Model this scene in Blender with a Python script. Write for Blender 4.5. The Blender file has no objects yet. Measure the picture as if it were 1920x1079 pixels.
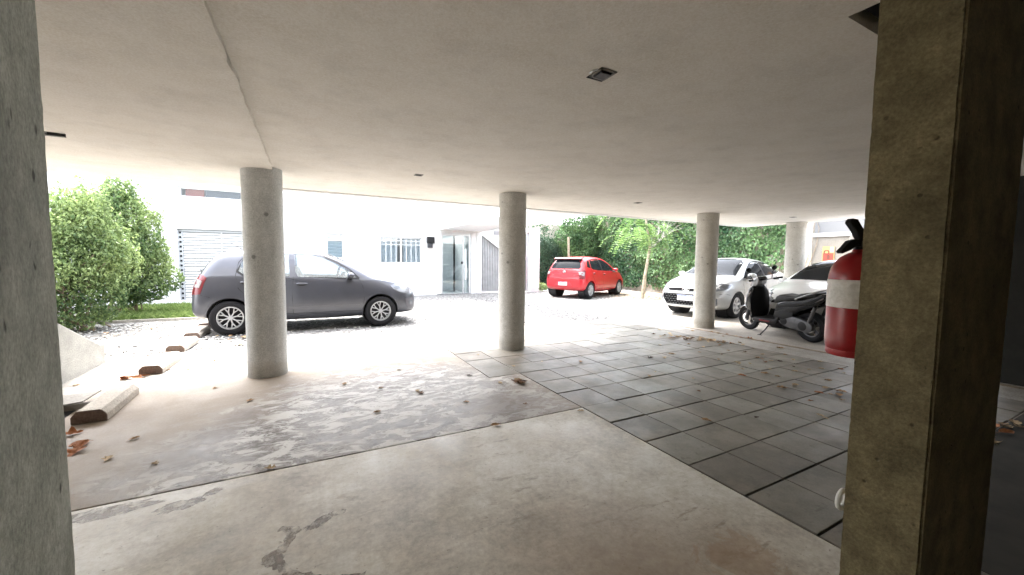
import bpy, bmesh, math, random
import numpy as np
from mathutils import Vector, Matrix, noise as mnoise
from mathutils.bvhtree import BVHTree
rnd = random.Random(7)
SC = bpy.context.scene
COL = SC.collection
PI = math.pi
R = math.radians

# ------------------------------------------------------------------ node helpers
def new_mat(name):
    m = bpy.data.materials.new(name); m.use_nodes = True
    nt = m.node_tree
    return m, nt, nt.nodes['Principled BSDF']

def coords(nt, stretch=None, rot=0.0):
    tc = nt.nodes.new('ShaderNodeTexCoord')
    if stretch is None and rot == 0.0:
        return tc.outputs['Object']
    mp = nt.nodes.new('ShaderNodeMapping')
    mp.inputs['Scale'].default_value = stretch or (1, 1, 1)
    mp.inputs['Rotation'].default_value = (0, 0, rot)
    nt.links.new(tc.outputs['Object'], mp.inputs['Vector'])
    return mp.outputs['Vector']

def noise(nt, scale, detail=4, rough=0.6, dist=0.0, stretch=None, rot=0.0):
    n = nt.nodes.new('ShaderNodeTexNoise')
    n.inputs['Scale'].default_value = scale; n.inputs['Detail'].default_value = detail
    n.inputs['Roughness'].default_value = rough; n.inputs['Distortion'].default_value = dist
    nt.links.new(coords(nt, stretch, rot), n.inputs['Vector'])
    return n.outputs['Fac']

def voronoi(nt, scale, feature='F1', out='Distance', stretch=None):
    n = nt.nodes.new('ShaderNodeTexVoronoi'); n.feature = feature
    n.inputs['Scale'].default_value = scale
    nt.links.new(coords(nt, stretch), n.inputs['Vector'])
    return n.outputs[out]

def ramp(nt, fac, stops):
    r = nt.nodes.new('ShaderNodeValToRGB')
    el = r.color_ramp.elements
    while len(el) < len(stops): el.new(0.5)
    for e, (p, c) in zip(el, stops):
        e.position = p
        e.color = (c, c, c, 1) if isinstance(c, (int, float)) else (*c, 1)
    nt.links.new(fac, r.inputs['Fac'])
    return r.outputs['Color']

def mix(nt, fac, a, b, mode='MIX'):
    n = nt.nodes.new('ShaderNodeMix'); n.data_type = 'RGBA'; n.blend_type = mode
    for i, v in ((0, fac), (6, a), (7, b)):
        sock = n.inputs[i]
        if isinstance(v, (int, float)): sock.default_value = v if i == 0 else (v, v, v, 1)
        elif isinstance(v, tuple): sock.default_value = (*v, 1)
        else: nt.links.new(v, sock)
    return n.outputs[2]

def math_n(nt, op, a, b=0.0):
    n = nt.nodes.new('ShaderNodeMath'); n.operation = op; n.use_clamp = False
    for s, v in ((n.inputs[0], a), (n.inputs[1], b)):
        if isinstance(v, (int, float)): s.default_value = v
        else: nt.links.new(v, s)
    return n.outputs[0]

def bump(nt, bsdf, height, strength=0.3, dist=0.01):
    n = nt.nodes.new('ShaderNodeBump')
    n.inputs['Strength'].default_value = strength; n.inputs['Distance'].default_value = dist
    nt.links.new(height, n.inputs['Height']); nt.links.new(n.outputs['Normal'], bsdf.inputs['Normal'])

def spot_mask(nt, centre, radius, soft, wob=0.35, wscale=6.0):
    """irregular patch round a fixed place on a surface (a stain)"""
    tc = nt.nodes.new('ShaderNodeTexCoord')
    d = nt.nodes.new('ShaderNodeVectorMath'); d.operation = 'DISTANCE'
    nt.links.new(tc.outputs['Object'], d.inputs[0]); d.inputs[1].default_value = centre
    w = noise(nt, wscale, 8, 0.72, 0.8)
    v = math_n(nt, 'ADD', d.outputs['Value'], math_n(nt, 'MULTIPLY', math_n(nt, 'SUBTRACT', w, 0.5), wob * 2 * radius / 0.35 * 0.6))
    mr = nt.nodes.new('ShaderNodeMapRange'); mr.inputs['From Min'].default_value = radius * (1 - soft)
    mr.inputs['From Max'].default_value = radius * (1 + soft)
    mr.inputs['To Min'].default_value = 1; mr.inputs['To Max'].default_value = 0
    nt.links.new(v, mr.inputs['Value'])
    return mr.outputs['Result']

def flat(name, col, rough=0.5, metal=0.0, spec=0.5, coat=0.0, var=0.0, vscale=8.0, bmp=0.0, bscale=40.0):
    m, nt, b = new_mat(name)
    b.inputs['Base Color'].default_value = (*col, 1)
    b.inputs['Roughness'].default_value = rough; b.inputs['Metallic'].default_value = metal
    b.inputs['Specular IOR Level'].default_value = spec
    b.inputs['Coat Weight'].default_value = coat; b.inputs['Coat Roughness'].default_value = 0.04
    if var:
        f = noise(nt, vscale, 5, 0.6)
        lo = tuple(c * (1 - var) for c in col); hi = tuple(min(1, c * (1 + var)) for c in col)
        nt.links.new(ramp(nt, f, [(0.3, lo), (0.7, hi)]), b.inputs['Base Color'])
    if bmp:
        bump(nt, b, noise(nt, bscale, 4, 0.6), bmp, 0.004)
    return m

def concrete(name, a, b_, scale=2.0, rough=0.75, bmp=0.25, grain=60.0, pits=0.0, pit_scale=14.0, streak=None, pitcol=0.35, dirt=0.0, mottle=0.16, base_dirt=0.0, pit_sel=0.56, pit_size=1.0):
    m, nt, b = new_mat(name)
    f1 = noise(nt, scale, 6, 0.62, 0.0)
    f2 = noise(nt, grain, 3, 0.7)
    c = ramp(nt, f1, [(0.32, a), (0.68, b_)])
    c = mix(nt, 0.45, c, ramp(nt, f2, [(0.32, 0.2), (0.68, 0.8)]), 'OVERLAY')
    if streak:
        s = noise(nt, 5.0, 5, 0.65, 0.2, stretch=streak)
        c = mix(nt, 0.30, c, ramp(nt, s, [(0.35, 0.3), (0.65, 0.68)]), 'OVERLAY')
    c = mix(nt, mottle, c, ramp(nt, noise(nt, scale * 4.3, 8, 0.68, 0.1), [(0.34, 0.22), (0.66, 0.78)]), 'OVERLAY')
    h = f2
    if dirt:
        dd = noise(nt, 3.1, 8, 0.7, 0.1)
        c = mix(nt, ramp(nt, dd, [(0.5, 0.0), (0.75, dirt)]), c, tuple(v * 0.45 for v in a))
    if pits:
        v = voronoi(nt, pit_scale)
        sel = noise(nt, pit_scale * 0.6, 2, 0.5)
        hole = math_n(nt, 'MULTIPLY', ramp(nt, v, [(0.10 * pit_size, 1.0), (0.17 * pit_size, 0.0)]), ramp(nt, sel, [(pit_sel, 0.0), (pit_sel + 0.04, 1.0)]))
        c = mix(nt, math_n(nt, 'MULTIPLY', hole, pits), c, tuple(x * pitcol for x in a))
        h = math_n(nt, 'SUBTRACT', f2, math_n(nt, 'MULTIPLY', hole, 2.0))
    if base_dirt:
        tc = nt.nodes.new('ShaderNodeTexCoord'); sp = nt.nodes.new('ShaderNodeSeparateXYZ'); nt.links.new(tc.outputs['Object'], sp.inputs[0])
        zz = math_n(nt, 'ADD', sp.outputs['Z'], math_n(nt, 'MULTIPLY', noise(nt, 9, 6, 0.7), -0.22))
        c = mix(nt, ramp(nt, zz, [(0.0, base_dirt), (0.09, 0.0)]), c, (0.20, 0.17, 0.125))
    nt.links.new(c, b.inputs['Base Color'])
    nt.links.new(ramp(nt, f1, [(0.3, rough - 0.1), (0.7, min(1, rough + 0.1))]), b.inputs['Roughness'])
    b.inputs['Specular IOR Level'].default_value = 0.35
    bump(nt, b, h, bmp, 0.004)
    return m

def glass_mat(name, tint=(0.8, 0.85, 0.85), gloss=0.12, rough=0.01):
    m = bpy.data.materials.new(name); m.use_nodes = True; nt = m.node_tree
    nt.nodes.remove(nt.nodes['Principled BSDF'])
    out = nt.nodes['Material Output']
    t = nt.nodes.new('ShaderNodeBsdfTransparent'); t.inputs['Color'].default_value = (*tint, 1)
    g = nt.nodes.new('ShaderNodeBsdfGlossy'); g.inputs['Roughness'].default_value = rough
    g.inputs['Color'].default_value = (1, 1, 1, 1)
    lw = nt.nodes.new('ShaderNodeLayerWeight'); lw.inputs['Blend'].default_value = 0.25
    mr = nt.nodes.new('ShaderNodeMapRange'); mr.inputs['To Min'].default_value = gloss * 0.6; mr.inputs['To Max'].default_value = min(1, gloss + 0.6)
    nt.links.new(lw.outputs['Fresnel'], mr.inputs['Value'])
    mx = nt.nodes.new('ShaderNodeMixShader')
    nt.links.new(mr.outputs['Result'], mx.inputs[0]); nt.links.new(t.outputs[0], mx.inputs[1]); nt.links.new(g.outputs[0], mx.inputs[2])
    nt.links.new(mx.outputs[0], out.inputs['Surface'])
    return m

def leaf_mat(name, lo, hi, rough=0.45, trans=0.35):
    m, nt, b = new_mat(name)
    at = nt.nodes.new('ShaderNodeAttribute'); at.attribute_name = 'tone'
    c = ramp(nt, at.outputs['Fac'], [(0.0, lo), (0.55, tuple((x + y) / 2 for x, y in zip(lo, hi))), (1.0, hi)])
    nt.links.new(c, b.inputs['Base Color'])
    b.inputs['Roughness'].default_value = rough; b.inputs['Specular IOR Level'].default_value = 0.4
    tr = nt.nodes.new('ShaderNodeBsdfTranslucent'); nt.links.new(c, tr.inputs['Color'])
    mx = nt.nodes.new('ShaderNodeMixShader'); mx.inputs[0].default_value = trans
    out = nt.nodes['Material Output']
    nt.links.new(b.outputs[0], mx.inputs[1]); nt.links.new(tr.outputs[0], mx.inputs[2]); nt.links.new(mx.outputs[0], out.inputs['Surface'])
    return m

# ------------------------------------------------------------------ object helpers
def tag(o, label=None, cat=None, group=None, kind=None):
    if label: o['label'] = label
    if cat: o['category'] = cat
    if group: o['group'] = group
    if kind: o['kind'] = kind
    return o

def thing(name, label, cat, loc=(0, 0, 0), rz=0.0, group=None):
    o = bpy.data.objects.new(name, None); COL.objects.link(o)
    o.empty_display_size = 0.2
    o.location = loc; o.rotation_euler = (0, 0, rz)
    return tag(o, label, cat, group)

def obj(name, bm, mats, parent=None, smooth=False, loc=None):
    me = bpy.data.meshes.new(name)
    if isinstance(bm, bmesh.types.BMesh):
        bmesh.ops.recalc_face_normals(bm, faces=bm.faces)
        bm.to_mesh(me); bm.free()
    else:
        bpy.data.meshes.remove(me); me = bm; me.name = name
    for m in (mats if isinstance(mats, (list, tuple)) else [mats]): me.materials.append(m)
    if smooth:
        me.shade_smooth()
        if smooth != 'all':
            try: me.set_sharp_from_angle(angle=R(38))
            except Exception: pass
    o = bpy.data.objects.new(name, me); COL.objects.link(o)
    if parent: o.parent = parent
    if loc: o.location = loc
    return o

def struct(name, bm, mats, label, smooth=False):
    return tag(obj(name, bm, mats, None, smooth), label, None, None, 'structure')

def copy_tree(o, parent=None):
    c = o.copy(); COL.objects.link(c); c.parent = parent
    for ch in list(o.children): copy_tree(ch, c)
    return c

def B(): return bmesh.new()

def box(bm, x0, x1, y0, y1, z0, z1, bev=0.0, mat=0, mx=None, seg=2):
    t = B() if bev else bm
    vs = [t.verts.new((x, y, z)) for x in (x0, x1) for y in (y0, y1) for z in (z0, z1)]
    fs = []
    for idx in ((0, 1, 3, 2), (4, 6, 7, 5), (0, 4, 5, 1), (2, 3, 7, 6), (0, 2, 6, 4), (1, 5, 7, 3)):
        f = t.faces.new([vs[i] for i in idx]); f.material_index = mat; fs.append(f)
    if bev:
        bmesh.ops.bevel(t, geom=list(t.edges), offset=bev, segments=seg, affect='EDGES', profile=0.5)
        merge(bm, t, mx, mat)
    elif mx is not None:
        bmesh.ops.transform(bm, matrix=mx, verts=vs)

def merge(bm, t, mx=None, mat=None):
    m = {}
    for v in t.verts:
        m[v] = bm.verts.new(mx @ v.co if mx is not None else v.co)
    for f in t.faces:
        try:
            g = bm.faces.new([m[v] for v in f.verts]); g.material_index = f.material_index if mat is None else mat; g.smooth = f.smooth
        except ValueError: pass
    t.free()

def tube(bm, pts, rad, seg=8, mat=0, cap=True):
    pts = [Vector(p) for p in pts]
    rads = rad if isinstance(rad, (list, tuple)) else [rad] * len(pts)
    rings = []; prev = None
    for i, p in enumerate(pts):
        d = (pts[min(i + 1, len(pts) - 1)] - pts[max(i - 1, 0)])
        d = d.normalized() if d.length > 1e-9 else Vector((0, 0, 1))
        if prev is None:
            a = d.cross(Vector((0, 0, 1)))
            if a.length < 1e-3: a = d.cross(Vector((1, 0, 0)))
            a.normalize()
        else:
            a = prev - d * prev.dot(d)
            if a.length < 1e-6: a = d.orthogonal()
            a.normalize()
        prev = a; b = d.cross(a)
        rings.append([bm.verts.new(p + (a * math.cos(2 * PI * k / seg) + b * math.sin(2 * PI * k / seg)) * rads[i]) for k in range(seg)])
    for r0, r1 in zip(rings, rings[1:]):
        for k in range(seg):
            f = bm.faces.new((r0[k], r0[(k + 1) % seg], r1[(k + 1) % seg], r1[k])); f.material_index = mat
    if cap:
        for r in (rings[0][::-1], rings[-1]):
            try: bm.faces.new(r).material_index = mat
            except ValueError: pass

def lathe(bm, prof, seg=32, axis='Z', centre=(0, 0, 0), mat=0, close=False):
    """prof: list of (radius, height along the axis)"""
    c = Vector(centre); rings = []
    def P(r, h, a):
        x, y = r * math.cos(a), r * math.sin(a)
        return c + {'Z': Vector((x, y, h)), 'Y': Vector((x, h, y)), 'X': Vector((h, x, y))}[axis]
    for r, h in prof:
        rings.append([bm.verts.new(P(max(r, 0.0), h, 2 * PI * k / seg)) for k in range(seg)] if r > 1e-6 else [bm.verts.new(P(0, h, 0))])
    pairs = list(zip(rings, rings[1:]))
    if close: pairs.append((rings[-1], rings[0]))
    for r0, r1 in pairs:
        for k in range(seg):
            k2 = (k + 1) % seg
            a = [r0[k % len(r0)], r0[k2 % len(r0)], r1[k2 % len(r1)], r1[k % len(r1)]]
            a = [v for i, v in enumerate(a) if v not in a[:i]]
            if len(a) >= 3:
                try: bm.faces.new(a).material_index = mat
                except ValueError: pass

def prism(bm, pts2, a0, a1, axis='Y', bev=0.0, mat=0, mx=None, seg=2):
    """outline pts2 extruded along an axis: Y -> (x,z), X -> (y,z), Z -> (x,y)"""
    t = B()
    def P(p, a): return {'Y': (p[0], a, p[1]), 'X': (a, p[0], p[1]), 'Z': (p[0], p[1], a)}[axis]
    l0 = [t.verts.new(P(p, a0)) for p in pts2]; l1 = [t.verts.new(P(p, a1)) for p in pts2]
    n = len(pts2)
    t.faces.new(l0[::-1]); t.faces.new(l1)
    for i in range(n): t.faces.new((l0[i], l0[(i + 1) % n], l1[(i + 1) % n], l1[i]))
    bmesh.ops.recalc_face_normals(t, faces=t.faces)
    if bev:
        bmesh.ops.bevel(t, geom=list(t.edges), offset=bev, segments=seg, affect='EDGES', profile=0.5, clamp_overlap=True)
    merge(bm, t, mx, mat)

def smooth_poly(pts, n=6, closed=True):
    """Catmull-Rom through points"""
    out = []; N = len(pts)
    for i in range(N if closed else N - 1):
        p = [Vector(pts[(i + k) % N] if closed else pts[min(max(i + k, 0), N - 1)]) for k in (-1, 0, 1, 2)]
        for j in range(n):
            t = j / n
            out.append(tuple(0.5 * ((2 * p[1]) + (p[2] - p[0]) * t + (2 * p[0] - 5 * p[1] + 4 * p[2] - p[3]) * t * t + (3 * p[1] - p[0] - 3 * p[2] + p[3]) * t ** 3)))
    if not closed: out.append(tuple(pts[-1]))
    return out

def rough_box(bm, x0, x1, y0, y1, z0, z1, step=0.02, amp=0.0007, edge=0.003, seed=0):
    """cast concrete block: slightly uneven faces, chipped arrises"""
    t = B(); box(t, x0, x1, y0, y1, z0, z1)
    bmesh.ops.bevel(t, geom=[e for e in t.edges if abs((e.verts[0].co - e.verts[1].co).normalized().z) > 0.9], offset=0.006, segments=2, affect='EDGES')
    def cut(n, o):
        bmesh.ops.bisect_plane(t, geom=list(t.verts) + list(t.edges) + list(t.faces), plane_co=o, plane_no=n)
    for k in range(1, int((z1 - z0) / step)): cut((0, 0, 1), (0, 0, z0 + k * step))
    for k in range(1, int((x1 - x0) / 0.05)): cut((1, 0, 0), (x0 + k * 0.05, 0, 0))
    for k in range(1, int((y1 - y0) / 0.05)): cut((0, 1, 0), (0, y0 + k * 0.05, 0))
    for v in t.verts:
        c = v.co
        ex = min(c.x - x0, x1 - c.x) < 0.008; ey = min(c.y - y0, y1 - c.y) < 0.008
        a = amp + (edge if ex and ey else 0)
        n = mnoise.noise_vector(Vector((c.x * 9 + seed, c.y * 9, c.z * 9))) * amp
        if ex and ey:
            j = mnoise.noise(Vector((seed, c.z * 42, c.x * 20))); j = max(0, j) * edge * 1.6
            n += Vector(((x0 + x1) / 2 - c.x, (y0 + y1) / 2 - c.y, 0)).normalized() * j
        v.co = c + n
    merge(bm, t)

def wall_grid(bm, u0, u1, z0, z1, holes, y0, y1, mat=0):
    """wall along X, thickness y0..y1, rectangular holes (ua,ub,za,zb) left open"""
    us = sorted({u0, u1, *[h[i] for h in holes for i in (0, 1)]}); us = [u for u in us if u0 <= u <= u1]
    for a, b in zip(us, us[1:]):
        m = (a + b) / 2
        cuts = sorted([(max(h[2], z0), min(h[3], z1)) for h in holes if h[0] < m < h[1]])
        z = z0
        for c0, c1 in cuts:
            if c0 > z + 1e-6: box(bm, a, b, y0, y1, z, c0, mat=mat)
            z = c1
        if z1 > z + 1e-6: box(bm, a, b, y0, y1, z, z1, mat=mat)

def leaves_mesh(name, pos, nrm, size, seed, aspect=0.55, fold=0.18, droop=None, tone_fn=None, tip=None):
    """many small folded leaf blades as one mesh; tone = natural leaf-to-leaf colour variation"""
    rng = np.random.default_rng(seed); n = len(pos)
    pos = np.asarray(pos, float); nrm = np.asarray(nrm, float)
    nrm /= np.linalg.norm(nrm, axis=1, keepdims=True) + 1e-9
    up = np.tile(np.array([0, 0, -1.0]), (n, 1)) if droop is None else np.tile(np.asarray(droop, float), (n, 1))
    up = up + rng.normal(0, 0.75, (n, 3)) if tip is None else np.asarray(tip, float)
    d = up - nrm * (up * nrm).sum(1, keepdims=True); d /= np.linalg.norm(d, axis=1, keepdims=True) + 1e-9
    s = np.cross(nrm, d); L = (size * rng.uniform(0.65, 1.3, n))[:, None]
    w = L * aspect * 0.5
    base = pos - d * L * 0.5; tipv = pos + d * L * 0.5 - nrm * L * 0.12
    left = pos + s * w - d * L * 0.05 + nrm * L * fold; right = pos - s * w - d * L * 0.05 + nrm * L * fold
    V = np.stack([base, left, tipv, right], 1).reshape(-1, 3)
    F = (np.arange(n)[:, None] * 4 + np.array([[0, 1, 2]])).tolist() + (np.arange(n)[:, None] * 4 + np.array([[0, 2, 3]])).tolist()
    me = bpy.data.meshes.new(name); me.from_pydata(V.tolist(), [], F)
    tone = rng.beta(2, 2, n) if tone_fn is None else np.clip(tone_fn(pos, rng), 0, 1)
    at = me.attributes.new('tone', 'FLOAT', 'POINT'); at.data.foreach_set('value', np.repeat(tone, 4).astype(np.float32))
    return me

def text_bm(s, size, depth=0.002):
    cu = bpy.data.curves.new('t', 'FONT'); cu.body = s; cu.size = size; cu.extrude = depth / 2
    cu.align_x = 'CENTER'; cu.align_y = 'CENTER'
    o = bpy.data.objects.new('t', cu); COL.objects.link(o)
    dg = bpy.context.evaluated_depsgraph_get()
    me = bpy.data.meshes.new_from_object(o.evaluated_get(dg))
    bpy.data.objects.remove(o); bpy.data.curves.remove(cu)
    bm = B(); bm.from_mesh(me); bpy.data.meshes.remove(me)
    return bm
# ------------------------------------------------------------------ camera and light
cam = bpy.data.cameras.new('camera'); camo = bpy.data.objects.new('camera', cam); COL.objects.link(camo)
cam.sensor_fit = 'HORIZONTAL'; cam.sensor_width = 36.0; cam.lens = 36.0 * 730 / 1920
cam.clip_start = 0.05; cam.clip_end = 600
xr = Vector((0.88757, -0.46056, 0.0104)); yd = Vector((-0.02251, -0.0659, -0.99757)); fw = Vector((0.46012, 0.88518, -0.06886))
mw = Matrix((( xr.x, -yd.x, -fw.x, 0), (xr.y, -yd.y, -fw.y, 0), (xr.z, -yd.z, -fw.z, 1.325), (0, 0, 0, 1)))
camo.matrix_world = mw
SC.camera = camo
SUN_EL, SUN_AZ = R(62), R(-22)          # high, beyond the yard, behind thin cloud
sund = bpy.data.lights.new('sun', 'SUN'); suno = bpy.data.objects.new('sun', sund); COL.objects.link(suno)
sund.energy = 0.55; sund.angle = R(20); sund.color = (1.0, 0.96, 0.9)
sdir = Vector((math.sin(SUN_AZ) * math.cos(SUN_EL), math.cos(SUN_AZ) * math.cos(SUN_EL), math.sin(SUN_EL)))
suno.rotation_euler = sdir.to_track_quat('Z', 'Y').to_euler()
w = bpy.data.worlds.new('World'); SC.world = w; w.use_nodes = True
wn = w.node_tree; bg = wn.nodes['Background']
sky = wn.nodes.new('ShaderNodeTexSky'); sky.sky_type = 'NISHITA'; sky.sun_disc = False
sky.sun_elevation = SUN_EL; sky.sun_rotation = SUN_AZ; sky.dust_density = 4.0; sky.air_density = 1.0; sky.ozone_density = 0.6
hs = wn.nodes.new('ShaderNodeHueSaturation'); hs.inputs['Saturation'].default_value = 0.35
wn.links.new(sky.outputs['Color'], hs.inputs['Color']); wn.links.new(hs.outputs['Color'], bg.inputs['Color']); bg.inputs['Strength'].default_value = 0.15
SC.view_settings.view_transform = 'Standard'; SC.view_settings.look = 'None'
SC.view_settings.exposure = 3.9; SC.view_settings.gamma = 1.0; SC.view_settings.use_curve_mapping = False
SC.render.engine = 'CYCLES'
cy = SC.cycles
cy.use_denoising = True
try: cy.denoiser = 'OPENIMAGEDENOISE'
except Exception: pass
cy.max_bounces = 10; cy.diffuse_bounces = 6; cy.glossy_bounces = 4; cy.transparent_max_bounces = 12; cy.transmission_bounces = 4
cy.sample_clamp_indirect = 8.0
cy.caustics_reflective = False; cy.caustics_refractive = False

# ------------------------------------------------------------------ materials of the place
M_plaster_white = concrete('white render', (0.60, 0.60, 0.585), (0.68, 0.68, 0.67), 0.8, 0.85, 0.15, 90)
M_ceiling = concrete('painted ceiling render', (0.745, 0.71, 0.655), (0.825, 0.79, 0.735), 0.9, 0.9, 0.6, 95, dirt=0.22, mottle=0.2)
M_column = concrete('smooth grey concrete', (0.48, 0.475, 0.45), (0.58, 0.575, 0.55), 2.2, 0.7, 0.15, 80, pits=0.75, pit_scale=7.0, streak=(1, 1, 0.15), base_dirt=0.4)
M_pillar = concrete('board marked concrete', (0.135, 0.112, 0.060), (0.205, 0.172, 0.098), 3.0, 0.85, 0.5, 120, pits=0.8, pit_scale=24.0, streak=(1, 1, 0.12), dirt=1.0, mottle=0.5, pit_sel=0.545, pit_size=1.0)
M_pillar_grey = concrete('grey cast concrete', (0.38, 0.41, 0.37), (0.53, 0.56, 0.515), 4.0, 0.85, 0.45, 140, pits=0.9, pit_scale=22.0, dirt=0.8, mottle=0.4, pit_sel=0.51, pit_size=1.3, pitcol=0.2)
M_stop = concrete('wheel stop concrete', (0.42, 0.38, 0.33), (0.55, 0.51, 0.45), 6, 0.85, 0.5, 70, pits=0.6, pit_scale=25, dirt=0.5)
M_black = flat('black plastic', (0.010, 0.010, 0.011), 0.45, spec=0.3)
M_rubber = flat('black rubber', (0.013, 0.013, 0.015), 0.8, spec=0.25, var=0.2, vscale=30)
M_dark = flat('opening shade', (0.006, 0.006, 0.007), 0.9)  # near black that stands for the shade inside openings
M_chrome = flat('chrome', (0.75, 0.76, 0.78), 0.12, 1.0)
M_alu = flat('pale aluminium', (0.62, 0.63, 0.64), 0.35, 0.7, var=0.08)
M_white_paint = flat('white painted metal', (0.78, 0.78, 0.77), 0.45)
M_bark = concrete('pale bark', (0.24, 0.19, 0.13), (0.42, 0.36, 0.27), 9, 0.9, 0.8, 60, streak=(1, 1, 0.2))
M_stem = concrete('dry stem', (0.16, 0.12, 0.08), (0.30, 0.24, 0.17), 12, 0.9, 0.5, 80)

# ground sheet and gravel yard
def gravel_mat():
    m, nt, b = new_mat('pale crushed stone gravel')
    v = voronoi(nt, 26, out='Color'); d = voronoi(nt, 26)
    v2 = voronoi(nt, 60, out='Color')
    sep = nt.nodes.new('ShaderNodeSeparateColor'); nt.links.new(v, sep.inputs[0])
    sep2 = nt.nodes.new('ShaderNodeSeparateColor'); nt.links.new(v2, sep2.inputs[0])
    c = ramp(nt, sep.outputs[0], [(0.0, (0.05, 0.048, 0.045)), (0.25, (0.13, 0.127, 0.12)), (0.6, (0.235, 0.23, 0.22)), (1.0, (0.40, 0.39, 0.375))])
    c = mix(nt, 0.35, c, ramp(nt, sep2.outputs[1], [(0, 0.25), (1, 0.8)]), 'OVERLAY')
    c = mix(nt, ramp(nt, noise(nt, 0.7, 5, 0.6, 0.4), [(0.45, 0.0), (0.75, 0.45)]), c, (0.22, 0.215, 0.205))
    c = mix(nt, math_n(nt, 'MULTIPLY', spot_mask(nt, (-3.0, 8.9, 0), 1.25, 0.5, 0.6, 2.5), ramp(nt, sep2.outputs[0], [(0.3, 0.9), (0.6, 0.2)])), c, (0.13, 0.115, 0.095))
    c = mix(nt, math_n(nt, 'MULTIPLY', spot_mask(nt, (12.2, 11.2, 0), 1.9, 0.4, 0.6, 1.5), 0.8), c, (0.22, 0.17, 0.12))
    nt.links.new(c, b.inputs['Base Color']); b.inputs['Roughness'].default_value = 0.9
    b.inputs['Specular IOR Level'].default_value = 0.2
    bump(nt, b, d, 0.8, 0.02)
    return m
M_gravel = gravel_mat()
bm = B(); box(bm, -300, 300, -300, 300, -0.6, -0.10)
struct('ground', bm, flat('plain earth', (0.22, 0.19, 0.15), 0.95, var=0.25, vscale=0.6), 'bare earth around and under the car park')
bm = B()
nx, ny = 130, 60
X0, X1, Y0, Y1 = -14.0, 14.2, 6.92, 17.5
g = [[bm.verts.new((X0 + (X1 - X0) * i / nx, Y0 + (Y1 - Y0) * j / ny,
      -0.012 + 0.010 * mnoise.noise(Vector((i * 0.9, j * 0.9, 3))) + 0.012 * mnoise.noise(Vector((i * .21, j * .21, 9))))) for j in range(ny + 1)] for i in range(nx + 1)]
for i in range(nx):
    for j in range(ny): bm.faces.new((g[i][j], g[i + 1][j], g[i + 1][j + 1], g[i][j + 1]))
r = bmesh.ops.extrude_face_region(bm, geom=list(bm.faces))
bmesh.ops.translate(bm, vec=(0, 0, -0.07), verts=[v for v in r['geom'] if isinstance(v, bmesh.types.BMVert)])
struct('gravel_yard', bm, M_gravel, 'pale gravel yard in front of the white building', True)
# loose stones lying on the gravel, thickest along the left side
bm = B()
for k in range(2600):
    if k < 1500: x, y = rnd.uniform(-4.5, -0.9), rnd.uniform(6.95, 10.2)
    else: x, y = rnd.uniform(-2.5, 12.5), rnd.uniform(6.95, 12.5)
    s = rnd.uniform(0.008, 0.024)
    t = bmesh.ops.create_icosphere(bm, subdivisions=1, radius=s)
    vs = t['verts']
    mt = Matrix.Translation((x, y, 0.0)) @ Matrix.Rotation(rnd.uniform(0, 6.28), 4, 'Z') @ Matrix.Diagonal((rnd.uniform(.8, 1.5), rnd.uniform(.6, 1.1), rnd.uniform(.4, .8), 1))
    for v in vs: v.co = mt @ (v.co * rnd.uniform(0.8, 1.15))
    mi = rnd.choice((0, 0, 1, 2))
    for v in vs:
        for f in v.link_faces: f.material_index = mi
tag(obj('gravel_stones', bm, [flat('pale stone', (0.46, 0.45, 0.42), 0.9), flat('grey stone', (0.16, 0.155, 0.15), 0.9), flat('white stone', (0.62, 0.61, 0.59), 0.9)]),
    'loose pale and grey stones on the gravel yard', None, None, 'stuff')

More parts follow.
